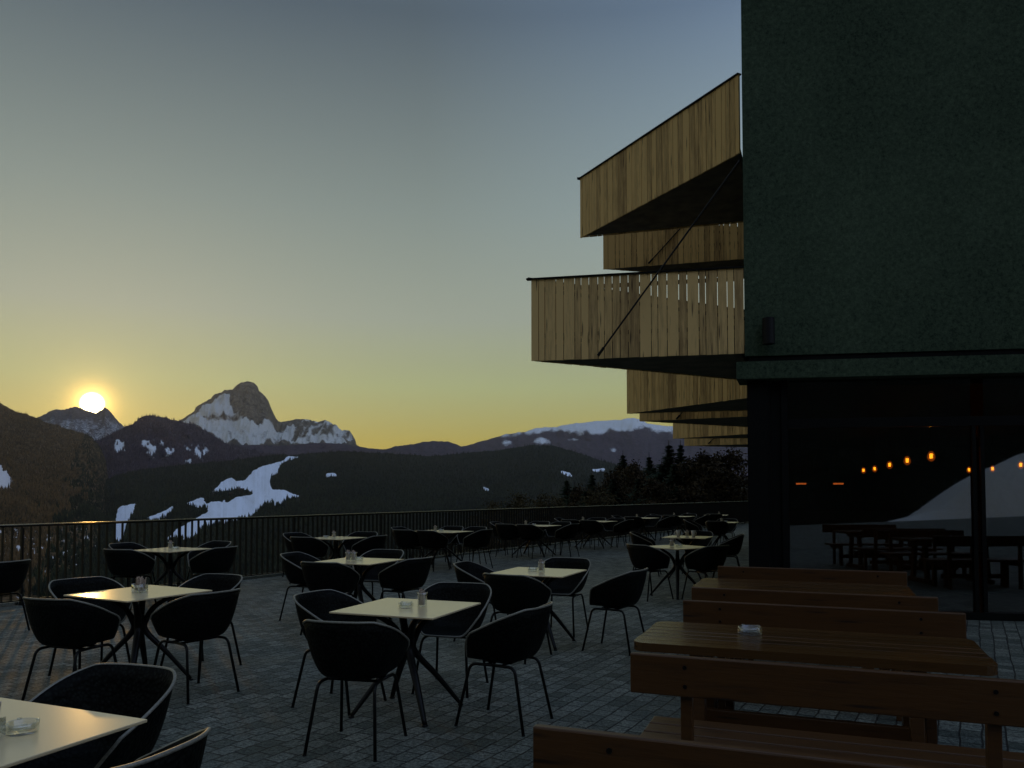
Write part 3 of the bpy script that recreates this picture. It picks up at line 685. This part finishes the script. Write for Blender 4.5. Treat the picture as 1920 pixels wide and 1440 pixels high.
def make_table(sx=.395, sy=.395):
    root = empty('cafe_table')
    bm = BM(); box(bm, (0, 0, .728), (2 * sx, 2 * sy, .012), 0, .003); link('tabletop', bm, M_top, root)
    e = sx - .395
    for a in (1, -1):
        for b in (1, -1):
            bm = BM(); k = .70711
            pts = smoothpath([(a * (.40 * k + e), b * .40 * k, .012), (a * (.22 * k + e * .6), b * .22 * k, .23), (a * (.05 * k + e * .2), b * .05 * k, .42), (a * (.055 * k + e * .25), b * .055 * k, .52), (a * (.12 * k + e * .6), b * .12 * k, .62), (a * (.25 * k + e), b * .25 * k, .70)], 5)
            tube(bm, pts, [.017 + .014 * math.sin(PI * min(1, i / len(pts) * 1.0)) for i in range(len(pts))], 8, sy=.8)
            lathe(bm, [(.02, 0), (.022, .004), (.018, .012)], (a * (.40 * k + e), b * .40 * k, 0), 10)
            link('leg', bm, M_black, root, True)
    bm = BM(); lathe(bm, [(.035, .41), (.05, .44), (.05, .52), (.035, .55)], (0, 0, 0), 14)
    box(bm, (0, 0, .7145), (2 * sx * .8, .05, .015)); box(bm, (0, 0, .7135), (.05, 2 * sy * .8, .0165)); link('hub', bm, M_black, root)
    return root
def weave():
    m, nt, b = mat('woven_black_shell'); L = nt.links
    tc = N(nt, 'ShaderNodeTexCoord'); vo_ = N(nt, 'ShaderNodeTexVoronoi', Scale=60.0); L.new(tc.outputs['Object'], vo_.inputs['Vector'])
    L.new(ramp(nt, vo_.outputs['Distance'], [(.15, (.009, .011, .009)), (.6, (.0015, .0018, .0015))]), b.inputs['Base Color'])
    b.inputs['Roughness'].default_value = .6; b.inputs['Specular IOR Level'].default_value = .1; bump(nt, b, vo_.outputs['Distance'], -.8 if False else .8, .004); return m
M_shell = weave()
chair0 = make_chair(); table0 = make_table(); tableR = make_table(.56, .395)
used = set()
def inst(src, loc, rz, label, cat, group=None):
    if src.name in used: o = copy_tree(src)
    else: o = src; used.add(src.name)
    o.location = loc; o.rotation_euler = (0, 0, rz); tag(o, label, cat, group); return o

# ashtray, packet jar, mug
def make_ashtray(r=.052):
    bm = BM()
    lathe(bm, [(r * .9, 0), (r, .006), (r, .034), (r * .93, .037), (r * .82, .034), (r * .8, .012), (r * .3, .009)], (0, 0, 0), 28)
    for k in range(4):
        a = k * PI / 2 + .4; box(bm, (r * .9 * math.cos(a), r * .9 * math.sin(a), .037), (.012, .016, .006), a, .001)
    return link('ashtray', bm, M_glass, None, True)
def make_jar(square=False):
    root = empty('sugar_jar')
    bm = BM()
    if square:
        for s in (1, -1):
            box(bm, (s * .048, 0, .035), (.003, .08, .07)); box(bm, (0, s * .04, .033), (.093, .003, .06))
        box(bm, (0, 0, .003), (.093, .077, .005))
    else: lathe(bm, [(.028, 0), (.034, .004), (.034, .08), (.038, .10), (.035, .10), (.031, .08), (.031, .01), (.01, .008)], (0, 0, 0), 20)
    link('glass_jar', bm, M_glass, root, True)
    bm = BM(); g = random.Random(5 + square)
    for k in range(12 if not square else 18):
        x, y = (g.uniform(-.017, .017), g.uniform(-.017, .017)) if not square else (g.uniform(-.038, .038), g.uniform(-.028, .028))
        hh = g.uniform(.09, .118)
        A = Matrix.Rotation(g.uniform(-.14, .14), 4, 'X') @ Matrix.Rotation(g.uniform(-.14, .14), 4, 'Y')
        box(bm, (x, y, .012 + hh / 2), (.016, .005, hh), g.uniform(0, 3), 0, A)
    link('sugar_packets', bm, M_paper, root)
    return root
def make_mug():
    bm = BM(); lathe(bm, [(.025, 0), (.03, .005), (.036, .06), (.042, .115), (.039, .115), (.033, .06), (.02, .012)], (0, 0, 0), 20)
    tube(bm, smoothpath([(.036, 0, .09), (.065, 0, .085), (.065, 0, .045), (.033, 0, .035)], 4), .005, 6); 
    return link('mug', bm, M_china, None, True)
ash0 = make_ashtray(); jar0 = make_jar(); jarS = make_jar(True); mug0 = make_mug(); ashB = None

TZ = .7345
ROT = rad(-23)
# name, centre px, az of far direction (deg), kind, chairs {side:(dist, turn)}, things
S4 = dict(near=(.76, 0), right=(.74, 0), far=(.74, 0), left=(.74, 0))
tables = [
 ('front centre table', (765, 1138), 21, 's', dict(near=(.79, 8, .08), right=(.74, -6), far=(.72, 5), left=(.56, -4)), [('ash', -.01, -.04), ('jar', .10, .02)]),
 ('bottom left table cut by the edge', None, 23, 's', dict(right=(.60, 4), far=(.53, 4, -.09)), [('ash', .165, .045), ('jarS', .085, -.03)]),
 ('left table', (262, 1110.5), 29, 's', dict(near=(.62, 12, .12), right=(.66, -4), far=(.62, 6), left=(.62, -6)), [('jarS', .0, .0)]),
 ('far left table at the railing', (320, 1030), 24, 's', dict(near=(.68, 10), right=(.78, 0), far=(.7, -8), left=(.72, 5)), [('jar', -.02, .04), ('ash', .07, 0)]),
 ('near railing table', (630, 1008.3), 26, 's', dict(near=(.7, 6), right=(.7, 0), far=(.7, 9), left=(.78, -6)), [('jar', -.05, .05), ('ash', -.18, 0)]),
 ('second row table', (672, 1051), 22, 's', dict(near=(.70, 5, .1), right=(.62, -12), far=(.68, 0, -.15), left=(.72, 6)), [('jar', -.12, 0), ('jar', -.05, -.02), ('ash', .0, .04)]),
 ('table right of centre', (1010, 1071.5), 23, 's', dict(near=(.70, -8, .06), right=(.81, -8), far=(.72, 0), left=(.62, 5)), [('ash', -.06, .03), ('jar', .03, .0)]),
 ('first long railing table', (827, 996), 30, 'r', None, [('jar', -.12, .0), ('ash', .0, .05)]),
 ('second long railing table', (1001, 985), 31, 'r', None, [('jar', -.2, 0), ('ash', .0, .05)]),
 ('third long railing table', (1113, 977), 32, 'r', None, [('jar', -.3, 0)]),
 ('fourth railing table', (1206, 971), 32, 's', dict(near=(.72, 8), right=(.72, 0), far=(.72, 0), left=(.74, 0)), [('jar', -.2, 0)]),
 ('last railing table', (1275, 968), 32, 's', dict(near=(.72, 0), right=(.72, 6), far=(.72, 0), left=(.74, 0)), [('jar', -.2, 0)]),
 ('most distant table', (1343, 965.5), 20, 's', dict(near=(.72, 0), left=(.74, 0)), [('jar', .1, 0)]),
 ('table close to the hotel wall', (1354, 979), 24, 's', dict(near=(.74, 0), far=(.72, 0), left=(.74, 0)), [('jar', .0, .05), ('ash', .1, 0)]),
 ('table carrying two mugs', (1290, 1006.5), 25, 's', dict(far=(.72, 0), left=(.78, 10), right=(.7, 8)), [('mug', -.16, .1), ('mug', .1, .0), ('jar', -.01, .03)]),
 ('table in front of the mugs', (1270, 1025), -33, 's', dict(near=(.56, 0), left=(.56, 0)), [('jar', -.08, .0), ('ash', .03, 0)]),
]
sidedir = dict(near=180, right=90, far=0, left=-90)
sn = dict(near='near', right='right', far='far', left='left')
TBL = {}
for (nm, c, az_, kd, ch, things_) in tables:
    if c is None:
        Rr = P(277, 1348, TZ); k = rad(az_); cc = Rr + .395 * Vector((-math.cos(k), math.sin(k), 0)) - .395 * Vector((math.sin(k), math.cos(k), 0))
    else: cc = P(c[0], c[1], TZ)
    loc = Vector((cc.x, cc.y, 0)); rz = -rad(az_)
    adj = 'square white topped' if kd == 's' else 'long white topped'
    inst(table0 if kd == 's' else tableR, loc, rz, f'{adj} cafe table, the {nm}', 'table', 'white topped cafe tables on the terrace')
    TBL[nm] = (loc, rz)
    if kd == 's':
        lst = [(s, (q[2] if len(q) > 2 else 0), q[0], q[1]) for s, q in ch.items()]
    else:
        lst = [('near', -.3, .70, 4), ('near', .3, .70, -5), ('far', -.3, .70, 3), ('far', .3, .70, -4), ('right', 0, .88, 0), ('left', 0, .9, 5)]
    for (s, lat, d_, tn) in lst:
        a = rad(az_ + sidedir[s]); u = Vector((math.sin(a), math.cos(a), 0)); v = Vector((math.cos(a), -math.sin(a), 0))
        if s == 'near': lat2 = lat
        else: lat2 = lat
        R_ = Matrix.Rotation(rz, 3, 'Z')
        pos = loc + u * d_ + (R_ @ Vector((lat, 0, 0)) if s in ('near', 'far') else Vector((0, 0, 0)))
        word = {'near': 'near side', 'far': 'far side', 'left': 'left side', 'right': 'right side'}[s]
        if lat and kd == 'r': word = ('left' if lat < 0 else 'right') + ' half of the ' + word
        inst(chair0, pos, rad(180) - a + rad(tn), f'black bucket chair, {word} of the {nm}', 'chair', 'black bucket chairs round the cafe tables')
    for q, (th, dx, dy) in enumerate(things_):
        p = loc + Vector((dx, dy, 0)) + Vector((0, 0, TZ))
        if th == 'ash': inst(ash0, p, .3 + q, f'round clear glass ashtray on the {nm}', 'ashtray', 'glass ashtrays on the cafe tables')
        elif th == 'jar': 
            w_ = 'slim' if not (nm.startswith('second row') and q == 1) else 'second, right hand'
            inst(jar0, p, q * 1.3, f'{w_} glass jar of sugar packets on the {nm}', 'jar', 'sugar packet jars on the cafe tables')
        elif th == 'jarS': inst(jarS, p, rz, f'square glass holder of sugar packets on the {nm}', 'holder', 'sugar packet holders on the cafe tables')
        else: inst(mug0, p, PI if q == 0 else .5, f"tall white mug, {'left' if q == 0 else 'right'} one on the table in front of the hotel corner", 'mug', 'white mugs on one table')
# chair cut by the left edge
p = P(2, 1172, 0); inst(chair0, Vector((-5.72, 8.9, 0)), rad(75), 'black bucket chair cut off by the left edge of the photo, beside the railing', 'chair', 'black bucket chairs round the cafe tables')

# ------------------------------------------------------------------ wooden benches and tables
LB = 1.62
def make_bench(front=False):                       # back at y=0, sits toward +Y, centred on x
    root = empty('wooden_bench')
    bm = BM(); box(bm, (0, 0, .765), (LB, .035, .17), 0, .006); link('backrest', bm, M_bench, root)
    bm = BM()
    for k in range(3): box(bm, (0, .13 + k * .135, .44), (LB - .02, .12, .038), 0, .006)
    link('seat', bm, M_bench, root)
    for s in (-1, 1):
        x = s * (LB / 2 - .235)
        bm = BM(); box(bm, (x, -.045 if front else .045, .40), (.05, .05, .80), 0, .004); link('rear_post', bm, M_bench, root)
        bm = BM(); box(bm, (x + s * -.075, .20, .208), (.05, .07, .416), 0, .004); link('rear_post', bm, M_bench, root)
        bm = BM(); box(bm, (x, .40, .208), (.05, .07, .416), 0, .004); link('front_leg', bm, M_bench, root)
        bm = BM(); box(bm, (x + s * .052, .235, .385), (.04, .44, .065), 0, .004); link('seat_bearer', bm, M_bench, root)
        bm = BM()
        for zz in (.73, .80): pass
        bm.free()
        for zz in (.725, .805):
            bm = BM(); yb_ = .0175 if front else -.0175; tube(bm, [(x, yb_, zz), (x, yb_ * 1.25, zz)], .009, 8); link('bolt', bm, M_black, root)
    bm = BM(); box(bm, (0, .235, .18), (LB - .5, .03, .07), 0, .004); link('stretcher', bm, M_bench, root)
    return root
def make_wtable():
    root = empty('wooden_table'); bm = BM(); n = 7; Wd = .76; w = Wd / n; Lt = 1.70
    for k in range(n):
        y = -Wd / 2 + w * (k + .5); ex = Lt
        if k in (0, 1, n - 2, n - 1):
            sg = -1 if k < 2 else 1; yi, yo = y - sg * (w - .007) / 2, y + sg * (w - .007) / 2
            rr_ = .08; half = Lt / 2
            def xe(yy):
                q = abs(yy) - (Wd / 2 - rr_)
                return half if q <= 0 else half - rr_ + math.sqrt(max(0, rr_ ** 2 - q ** 2)) * 1.0
            ys_ = [yi + (yo - yi) * t / 8 for t in range(9)]
            poly = [(xe(v_), v_) for v_ in ys_] + [(-xe(v_), v_) for v_ in reversed(ys_)]
            prism(bm, poly if sg > 0 else poly[::-1], .7125, .7575)
        else: box(bm, (0, y, .735), (ex, w - .007, .045), 0, .006)
    link('tabletop', bm, M_btable, root)
    for s in (-1, 1):
        x = s * .52
        bm = BM(); box(bm, (x, 0, .67), (.07, .66, .08), 0, .004); link('top_bearer', bm, M_bench, root)
        for t_ in (-1, 1):
            bm = BM(); box(bm, (x, t_ * .2, .35), (.06, .09, .56), 0, .004, Matrix.Rotation(t_ * .12, 4, 'X')); link('leg', bm, M_bench, root)
        bm = BM(); box(bm, (x, 0, .04), (.08, .7, .075), 0, .004); link('foot_beam', bm, M_bench, root)
    bm = BM(); box(bm, (0, 0, .3), (1.1, .04, .1), 0, .004); link('stretcher', bm, M_bench, root)
    return root
bench0 = make_bench(); bench1 = make_bench(True); wt0 = make_wtable()
bd = Vector((math.cos(rad(-21)), math.sin(rad(-21)), 0)); bn = Vector((-bd.y, bd.x, 0)); br_ = rad(-21)
BZ = .85
def bench_at(px, py, flip, label, ang_=-21):
    p = P(px, py, BZ); k = rad(ang_); d = Vector((math.cos(k), math.sin(k), 0)); c = p + d * LB / 2; c.z = 0
    inst(bench1 if flip else bench0, c, k + (PI if flip else 0), label, 'bench', 'wooden benches beside the glass wall'); return c
bench_at(1002, 1359, True, 'brown wooden bench in the foreground, cut by the bottom edge')
bench_at(1183, 1223, False, 'brown wooden bench seen from behind, on the near side of the front wooden table')
bench_at(1281, 1124.5, True, 'brown wooden bench facing the viewer on the far side of the front wooden table')
bench_at(1297, 1100.5, False, 'brown wooden bench on the near side of the back wooden table')
bench_at(1346, 1061, True, 'farthest brown wooden bench, below the dark glass wall')
TW = .7575
c4 = [P(1217, 1203, TW), P(1244, 1164, TW), P(1859, 1247, TW), P(1793, 1201, TW)]
cw = sum(c4, Vector()) / 4; cw.z = 0
inst(wt0, cw, br_, 'front varnished plank table with rounded corners and a glass ashtray', 'table', 'long wooden tables beside the glass wall')
pa, pb = P(1299, 1101, TW), P(1329, 1083, TW)
c2 = (pa + pb) / 2 + bd * .82; c2.z = 0
inst(wt0, c2, br_, 'back varnished plank table with nothing on it', 'table', 'long wooden tables beside the glass wall')
off_ = bd * 3.9
for src, c_, rz_, lab in ((wt0, cw, br_, 'plank table beyond the right edge, mirrored in the glass wall, nearer one'), (wt0, c2, br_, 'plank table beyond the right edge, mirrored in the glass wall, farther one')):
    inst(src, c_ + off_, rz_, lab, 'table', 'long wooden tables beside the glass wall')
    for sgn, w_ in ((-1, 'near'), (1, 'far')):
        inst(bench0 if sgn < 0 else bench1, c_ + off_ + bn * sgn * .95, br_ + (PI if sgn > 0 else 0), f"wooden bench at the {w_} side of the {'nearer' if c_ is cw else 'farther'} table mirrored in the glass", 'bench', 'wooden benches beside the glass wall')
ashB = make_ashtray(.066); pp = P(1406, 1189, TW); ashB.location = pp; ashB.scale = (1, 1, 1.2)
tag(ashB, 'large clear glass ashtray on the front wooden table', 'ashtray')

# ------------------------------------------------------------------ trees beyond the railing
M_spruce = foliage('spruce_needles', (.008, .016, .009), (.03, .045, .022), .5)
M_larch = foliage('larch_twigs', (.016, .013, .007), (.065, .045, .020), .3)
M_bush = foliage('brush_leaves', (.03, .025, .012), (.09, .07, .03), .3)
def quads(name, V, m, parent):
    k = len(V); me = bpy.data.meshes.new(name)
    me.vertices.add(k * 4); me.vertices.foreach_set('co', V.reshape(-1).astype(np.float32))
    me.loops.add(k * 4); me.loops.foreach_set('vertex_index', np.arange(k * 4, dtype=np.int32))
    me.polygons.add(k); me.polygons.foreach_set('loop_start', np.arange(0, k * 4, 4, dtype=np.int32)); me.polygons.foreach_set('loop_total', np.full(k, 4, np.int32))
    me.update(calc_edges=True); me.materials.append(m)
    o = bpy.data.objects.new(name, me); COL.objects.link(o); o.parent = parent; return o
def make_spruce(seed):
    g = np.random.default_rng(seed); root = empty('spruce_tree')
    bm = BM(); tube(bm, [(0, 0, 0), (.02, .01, .5), (0, 0, .98)], [.018, .011, .0012], 7); tube(bm, [(0, 0, .97), (0, 0, 1.01)], [.0013, .0005], 5); link('trunk', bm, M_trunk, root)
    Q = []
    for lv in range(64):
        z = .08 + .915 * lv / 64; Rm = .31 * (1 - z) ** 1.0 + .001
        for b in range(13):
            a = g.uniform(0, 2 * PI); zj = g.uniform(-.015, .015) * (1 - z) * 2; Lb = Rm * g.uniform(.65, 1.2); n = 9
            for k in range(n):
                t_ = (k + .6) / n; c = np.array([math.cos(a) * Lb * t_, math.sin(a) * Lb * t_, z + zj - .30 * Lb * t_ + .16 * Lb * t_ ** 3 + g.uniform(-.006, .006)])
                s = (.011 * (1.2 - t_) + .0055) * (.12 + (1 - z) ** .6)
                u = np.array([math.cos(a + g.uniform(-1, 1)), math.sin(a + g.uniform(-1, 1)), g.uniform(-.5, .1)]) * s * 1.4
                w = np.array([-math.sin(a), math.cos(a), g.uniform(-1.2, .2)]) * s * g.uniform(.4, 1)
                Q.append([c - u - w * .3, c - w, c + u, c + w])
    quads('crown', np.array(Q), M_spruce, root); return root
def make_larch(seed, m=None, wide=.22, n=16000):
    g = np.random.default_rng(seed); root = empty('larch_tree' if m is None else 'leafless_tree')
    bm = BM(); tube(bm, [(0, 0, 0), (.01, .02, .5), (0, 0, .97)], [.018, .012, .002], 7)
    for k in range(26):
        z = g.uniform(.2, .92); a = g.uniform(0, 6.3); r = wide * math.sin(min(1, (1.02 - z) * 1.6) * PI / 2) * .9
        tube(bm, [(0, 0, z), (math.cos(a) * r, math.sin(a) * r, z + r * .35)], [.005, .001], 4)
    link('trunk', bm, M_trunk, root)
    nb = 170; bz = g.uniform(.12, .97, nb); ba = g.uniform(0, 6.3, nb); bl = wide * np.sin(np.minimum(1, (1.03 - bz) * 1.7) * PI / 2) * g.uniform(.6, 1.15, nb)
    i = g.integers(0, nb, n); t_ = g.uniform(.15, 1, n)
    c = np.stack([np.cos(ba[i]) * bl[i] * t_, np.sin(ba[i]) * bl[i] * t_, bz[i] + bl[i] * t_ * .25], -1) + g.normal(0, .012, (n, 3))
    u = g.normal(0, 1, (n, 3)); u /= np.linalg.norm(u, axis=1)[:, None]; w = g.normal(0, 1, (n, 3)); w = np.cross(u, w); w /= np.linalg.norm(w, axis=1)[:, None]
    s1 = g.uniform(.004, .011, n)[:, None]; s2 = g.uniform(.002, .0045, n)[:, None]
    quads('crown', np.stack([c - u * s1, c - w * s2, c + u * s1, c + w * s2], 1), m or M_larch, root); return root
spr = [make_spruce(1), make_spruce(2)]; lar = [make_larch(3), make_larch(4, None, .26, 20000)]; bus = [make_larch(5, M_bush, .34, 9000)]
def plant(src, px, ptop, r, label, group, hscale=1.0, wid=1.0):
    x, y, zt = Pr(np.float64(px), np.float64(ptop), r); zg = -1.2 - .195 * r
    h = float(zt) - zg; wid = wid * (1.3 if src in spr else 1.0); o = inst(src, (float(x), float(y), zg), random.uniform(0, 6), label, 'tree', group)
    o.scale = (h * wid, h * wid, h); return o
gs, gl = 'spruces beyond the terrace railing', 'autumn larches beyond the terrace railing'
plant(spr[0], 1254, 830, 78, 'dark spruce with the taller wide crown just left of the lowest balconies', gs, wid=1.7)
plant(spr[1], 1276, 829, 84, 'dark slender spruce touching the tip of the lowest balcony', gs, wid=1.25)
plant(spr[1], 1217, 852, 92, 'small pointed dark spruce between the round larch and the tall spruces', gs, wid=1.25)
plant(spr[0], 1110, 886, 96, 'small dark spruce just left of the round larch', gs, wid=1.25)
plant(spr[1], 1062, 897, 104, 'short dark spruce at the left end of the near trees', gs, wid=1.3)
plant(spr[0], 1011, 932, 90, 'tiny spruce top just showing over the railing left of the trees', gs, wid=1.25)
plant(spr[0], 1168, 849, 110, 'dark spruce rising behind the round larch', gs, wid=1.35)
plant(spr[1], 1240, 868, 70, 'wide dark spruce low in front of the tallest spruce', gs, wid=1.7)
plant(spr[0], 1292, 858, 74, 'dark spruce just right of the slender one, under the balconies', gs, wid=1.5)
plant(spr[0], 1196, 893, 74, 'low dark spruce between the brown larches', gs, wid=1.6)
plant(spr[1], 1078, 908, 88, 'low dark spruce second from the left end of the near trees', gs, wid=1.5)
plant(spr[1], 1136, 903, 84, 'low dark spruce in front of the rusty larch', gs, wid=1.5)
plant(spr[0], 1226, 872, 82, 'dark spruce close behind the small pointed one', gs, wid=1.4)
plant(spr[1], 1264, 866, 66, 'broad dark spruce in front of the gap between the two tallest', gs, wid=1.5)
plant(spr[0], 1150, 894, 78, 'low dark spruce below the left flank of the round larch', gs, wid=1.5)
plant(spr[1], 1098, 916, 72, 'very low dark spruce just over the railing, left group', gs, wid=1.6)
plant(lar[0], 1152, 872, 84, 'round rusty larch left half of the pair below the small spruce', gl, wid=.95)
plant(lar[1], 1183, 864, 88, 'broad brown larch right of the rusty one', gl, wid=.85)
plant(lar[1], 1318, 846, 66, 'big brown larch under the lowest balconies', gl, wid=1.2)
plant(lar[0], 1368, 838, 72, 'brown larch beside the hotel corner column', gl, wid=1.3)
plant(lar[0], 1346, 872, 52, 'low brown larch in front of the big ones beside the hotel', gl, wid=1.3)
plant(lar[0], 1228, 892, 62, 'low brown larch in front of the tall spruces', gl, wid=1.2)
plant(lar[0], 1085, 908, 76, 'low brown larch among the short spruces at the left end', gl, wid=1.0)
plant(bus[0], 975, 921, 92, 'pale leafless tree crown just over the railing, left of the spruces', 'leafless tree tops over the railing', wid=1.0)
plant(bus[0], 1030, 922, 84, 'brown leafless tree crown over the railing below the short spruces', 'leafless tree tops over the railing', wid=1.0)
plant(bus[0], 1125, 915, 66, 'brown leafless tree crown in front of the round larch', 'leafless tree tops over the railing', wid=1.0)
plant(bus[0], 925, 936, 98, 'faint leafless tree crown farthest left above the railing', 'leafless tree tops over the railing', wid=.9)

# chalet on the ski slope
M_chal = simple('chalet_timber', (.035, .02, .012), .8, 0, .3, .3, 1, 0); M_snow = simple('roof_snow', (.6, .64, .7), .9, 0, .2, .1, 1, 0)
for (px_, py_, w_, lab) in ((452, 921, 22, 'larger dark timber chalet beside the snowy ski slope'), (434, 928, 15, 'smaller dark timber chalet left of the larger one by the ski slope')):
    i0 = np.argmin((LM['px'] - px_) ** 2 + (LM['py'] - py_) ** 2); q = (LM['X'].flat[i0], LM['Y'].flat[i0], LM['Z'].flat[i0])
    c_ = empty('chalet', (q[0], q[1], q[2] - 2)); tag(c_, lab, 'chalet', 'chalets by the ski slope'); c_.rotation_euler = (0, 0, .3)
    bm = BM(); box(bm, (0, 0, 5), (w_, w_ * .7, 10)); link('wall', bm, M_chal, c_)
    bm = BM(); hw, dp = w_ * .62, w_ * .45
    v_ = [bm.verts.new(k) for k in ((-hw, -dp, 9), (hw, -dp, 9), (hw, dp, 9), (-hw, dp, 9), (-hw, 0, 14), (hw, 0, 14))]
    for f_ in ((0, 1, 5, 4), (2, 3, 4, 5), (0, 4, 3), (1, 2, 5), (0, 3, 2, 1)): bm.faces.new([v_[k] for k in f_])
    link('roof', bm, M_chal, c_)

# ------------------------------------------------------------------ light
sd = ray(173, 757).normalized(); sun_el = math.asin(sd.z); sun_az = math.atan2(sd.x, sd.y)
w = bpy.data.worlds.new('World'); sc.world = w; w.use_nodes = True; nt = w.node_tree; L = nt.links
nt.nodes.clear(); out = N(nt, 'ShaderNodeOutputWorld')
sky = N(nt, 'ShaderNodeTexSky'); sky.sky_type = 'NISHITA'; sky.sun_disc = False; sky.sun_elevation = sun_el; sky.sun_rotation = sun_az
sky.air_density = 1.2; sky.dust_density = 2.0; sky.ozone_density = 1.5; sky.altitude = 1700
bg1 = N(nt, 'ShaderNodeBackground', Strength=.012); L.new(sky.outputs[0], bg1.inputs[0])
tc = N(nt, 'ShaderNodeTexCoord'); sep = N(nt, 'ShaderNodeSeparateXYZ')
nrm = N(nt, 'ShaderNodeVectorMath', operation='NORMALIZE'); L.new(tc.outputs['Generated'], nrm.inputs[0]); L.new(nrm.outputs[0], sep.inputs[0])
front = ramp(nt, sep.outputs[2], [(0, (.42, .28, .012)), (.06, (.40, .32, .04)), (.13, (.37, .40, .17)), (.21, (.31, .34, .26)), (.33, (.215, .255, .225)), (.52, (.075, .100, .118)), (.7, (.09, .13, .17)), (1, (.13, .18, .25))])
backc = ramp(nt, sep.outputs[2], [(0, (.30, .31, .32)), (.3, (.33, .35, .36)), (.6, (.25, .28, .32)), (1, (.13, .18, .25))])
dt = N(nt, 'ShaderNodeVectorMath', operation='DOT_PRODUCT'); L.new(nrm.outputs[0], dt.inputs[0]); dt.inputs[1].default_value = sd
fb = N(nt, 'ShaderNodeMapRange'); L.new(dt.outputs['Value'], fb.inputs[0]); fb.inputs[1].default_value = -.1; fb.inputs[2].default_value = .75; fb.interpolation_type = 'SMOOTHSTEP'
mx = N(nt, 'ShaderNodeMix', data_type='RGBA'); L.new(fb.outputs[0], mx.inputs[0]); L.new(backc, mx.inputs[6]); L.new(front, mx.inputs[7])
xr = N(nt, 'ShaderNodeMapRange'); L.new(sep.outputs[0], xr.inputs[0]); xr.inputs[1].default_value = -.1; xr.inputs[2].default_value = .35
zr_ = N(nt, 'ShaderNodeMapRange'); L.new(sep.outputs[2], zr_.inputs[0]); zr_.inputs[1].default_value = .2; zr_.inputs[2].default_value = .5
mu = N(nt, 'ShaderNodeMath', operation='MULTIPLY'); L.new(xr.outputs[0], mu.inputs[0]); L.new(zr_.outputs[0], mu.inputs[1])
tn = N(nt, 'ShaderNodeMix', data_type='RGBA', blend_type='MULTIPLY'); L.new(mu.outputs[0], tn.inputs[0]); L.new(mx.outputs[2], tn.inputs[6]); tn.inputs[7].default_value = (1.7, 1.9, 2.4, 1)
tn.clamp_result = False
bg2 = N(nt, 'ShaderNodeBackground', Strength=1.0); L.new(tn.outputs[2], bg2.inputs[0])
def glow(power, col, st):
    mxx = N(nt, 'ShaderNodeMath', operation='MAXIMUM'); L.new(dt.outputs['Value'], mxx.inputs[0]); mxx.inputs[1].default_value = 0
    p_ = N(nt, 'ShaderNodeMath', operation='POWER'); L.new(mxx.outputs[0], p_.inputs[0]); p_.inputs[1].default_value = power
    s_ = N(nt, 'ShaderNodeMath', operation='MULTIPLY'); L.new(p_.outputs[0], s_.inputs[0]); s_.inputs[1].default_value = st
    b_ = N(nt, 'ShaderNodeBackground'); b_.inputs[0].default_value = (*col, 1); L.new(s_.outputs[0], b_.inputs[1]); return b_
shaders = [bg1, bg2, glow(40, (1, .8, .3), .02), glow(900, (1, .62, .15), .25), glow(5000, (1, .55, .1), 1.4), glow(14000, (1, .66, .2), 2.5), glow(40000, (1, .7, .25), 5)]
dsk = N(nt, 'ShaderNodeMapRange'); L.new(dt.outputs['Value'], dsk.inputs[0]); dsk.inputs[1].default_value = math.cos(rad(.80)); dsk.inputs[2].default_value = math.cos(rad(.3)); dsk.inputs[3].default_value = 0; dsk.inputs[4].default_value = 14; dsk.interpolation_type = 'SMOOTHERSTEP'
bd_ = N(nt, 'ShaderNodeBackground'); bd_.inputs[0].default_value = (1, .86, .5, 1); L.new(dsk.outputs[0], bd_.inputs[1]); shaders.append(bd_)
cur = shaders[0]
for s_ in shaders[1:]:
    ad = N(nt, 'ShaderNodeAddShader'); L.new(cur.outputs[0], ad.inputs[0]); L.new(s_.outputs[0], ad.inputs[1]); cur = ad
L.new(cur.outputs[0], out.inputs[0])
sl = bpy.data.lights.new('sun', 'SUN'); sl.energy = .12; sl.angle = rad(.5); sl.color = (1, .55, .14)
so = bpy.data.objects.new('sun', sl); COL.objects.link(so); so.rotation_euler = (-sd).to_track_quat('-Z', 'Y').to_euler(); so.location = (0, 0, 30)

# ------------------------------------------------------------------ air
m, nt2, b_ = mat('mountain_haze'); nt2.nodes.remove(b_); vo = N(nt2, 'ShaderNodeVolumePrincipled')
vo.inputs['Color'].default_value = (.72, .76, .95, 1); vo.inputs['Density'].default_value = 1.9e-5; vo.inputs['Anisotropy'].default_value = .7
nt2.links.new(vo.outputs[0], nt2.nodes['Material Output'].inputs['Volume'])
bm = BM(); box(bm, (0, 0, 1110), (32000, 32000, 2900)); hz = link('haze', bm, m); tag(hz, 'thin bluish haze filling the valley air', 'haze', kind='stuff')

sc.view_settings.view_transform = 'Standard'; sc.view_settings.look = 'None'; sc.view_settings.exposure = 0; sc.view_settings.gamma = 1
sc.render.engine = 'CYCLES'
sc.cycles.max_bounces = 8; sc.cycles.transparent_max_bounces = 12; sc.cycles.volume_bounces = 0
sc.cycles.sample_clamp_indirect = 3.0; sc.cycles.use_denoising = True
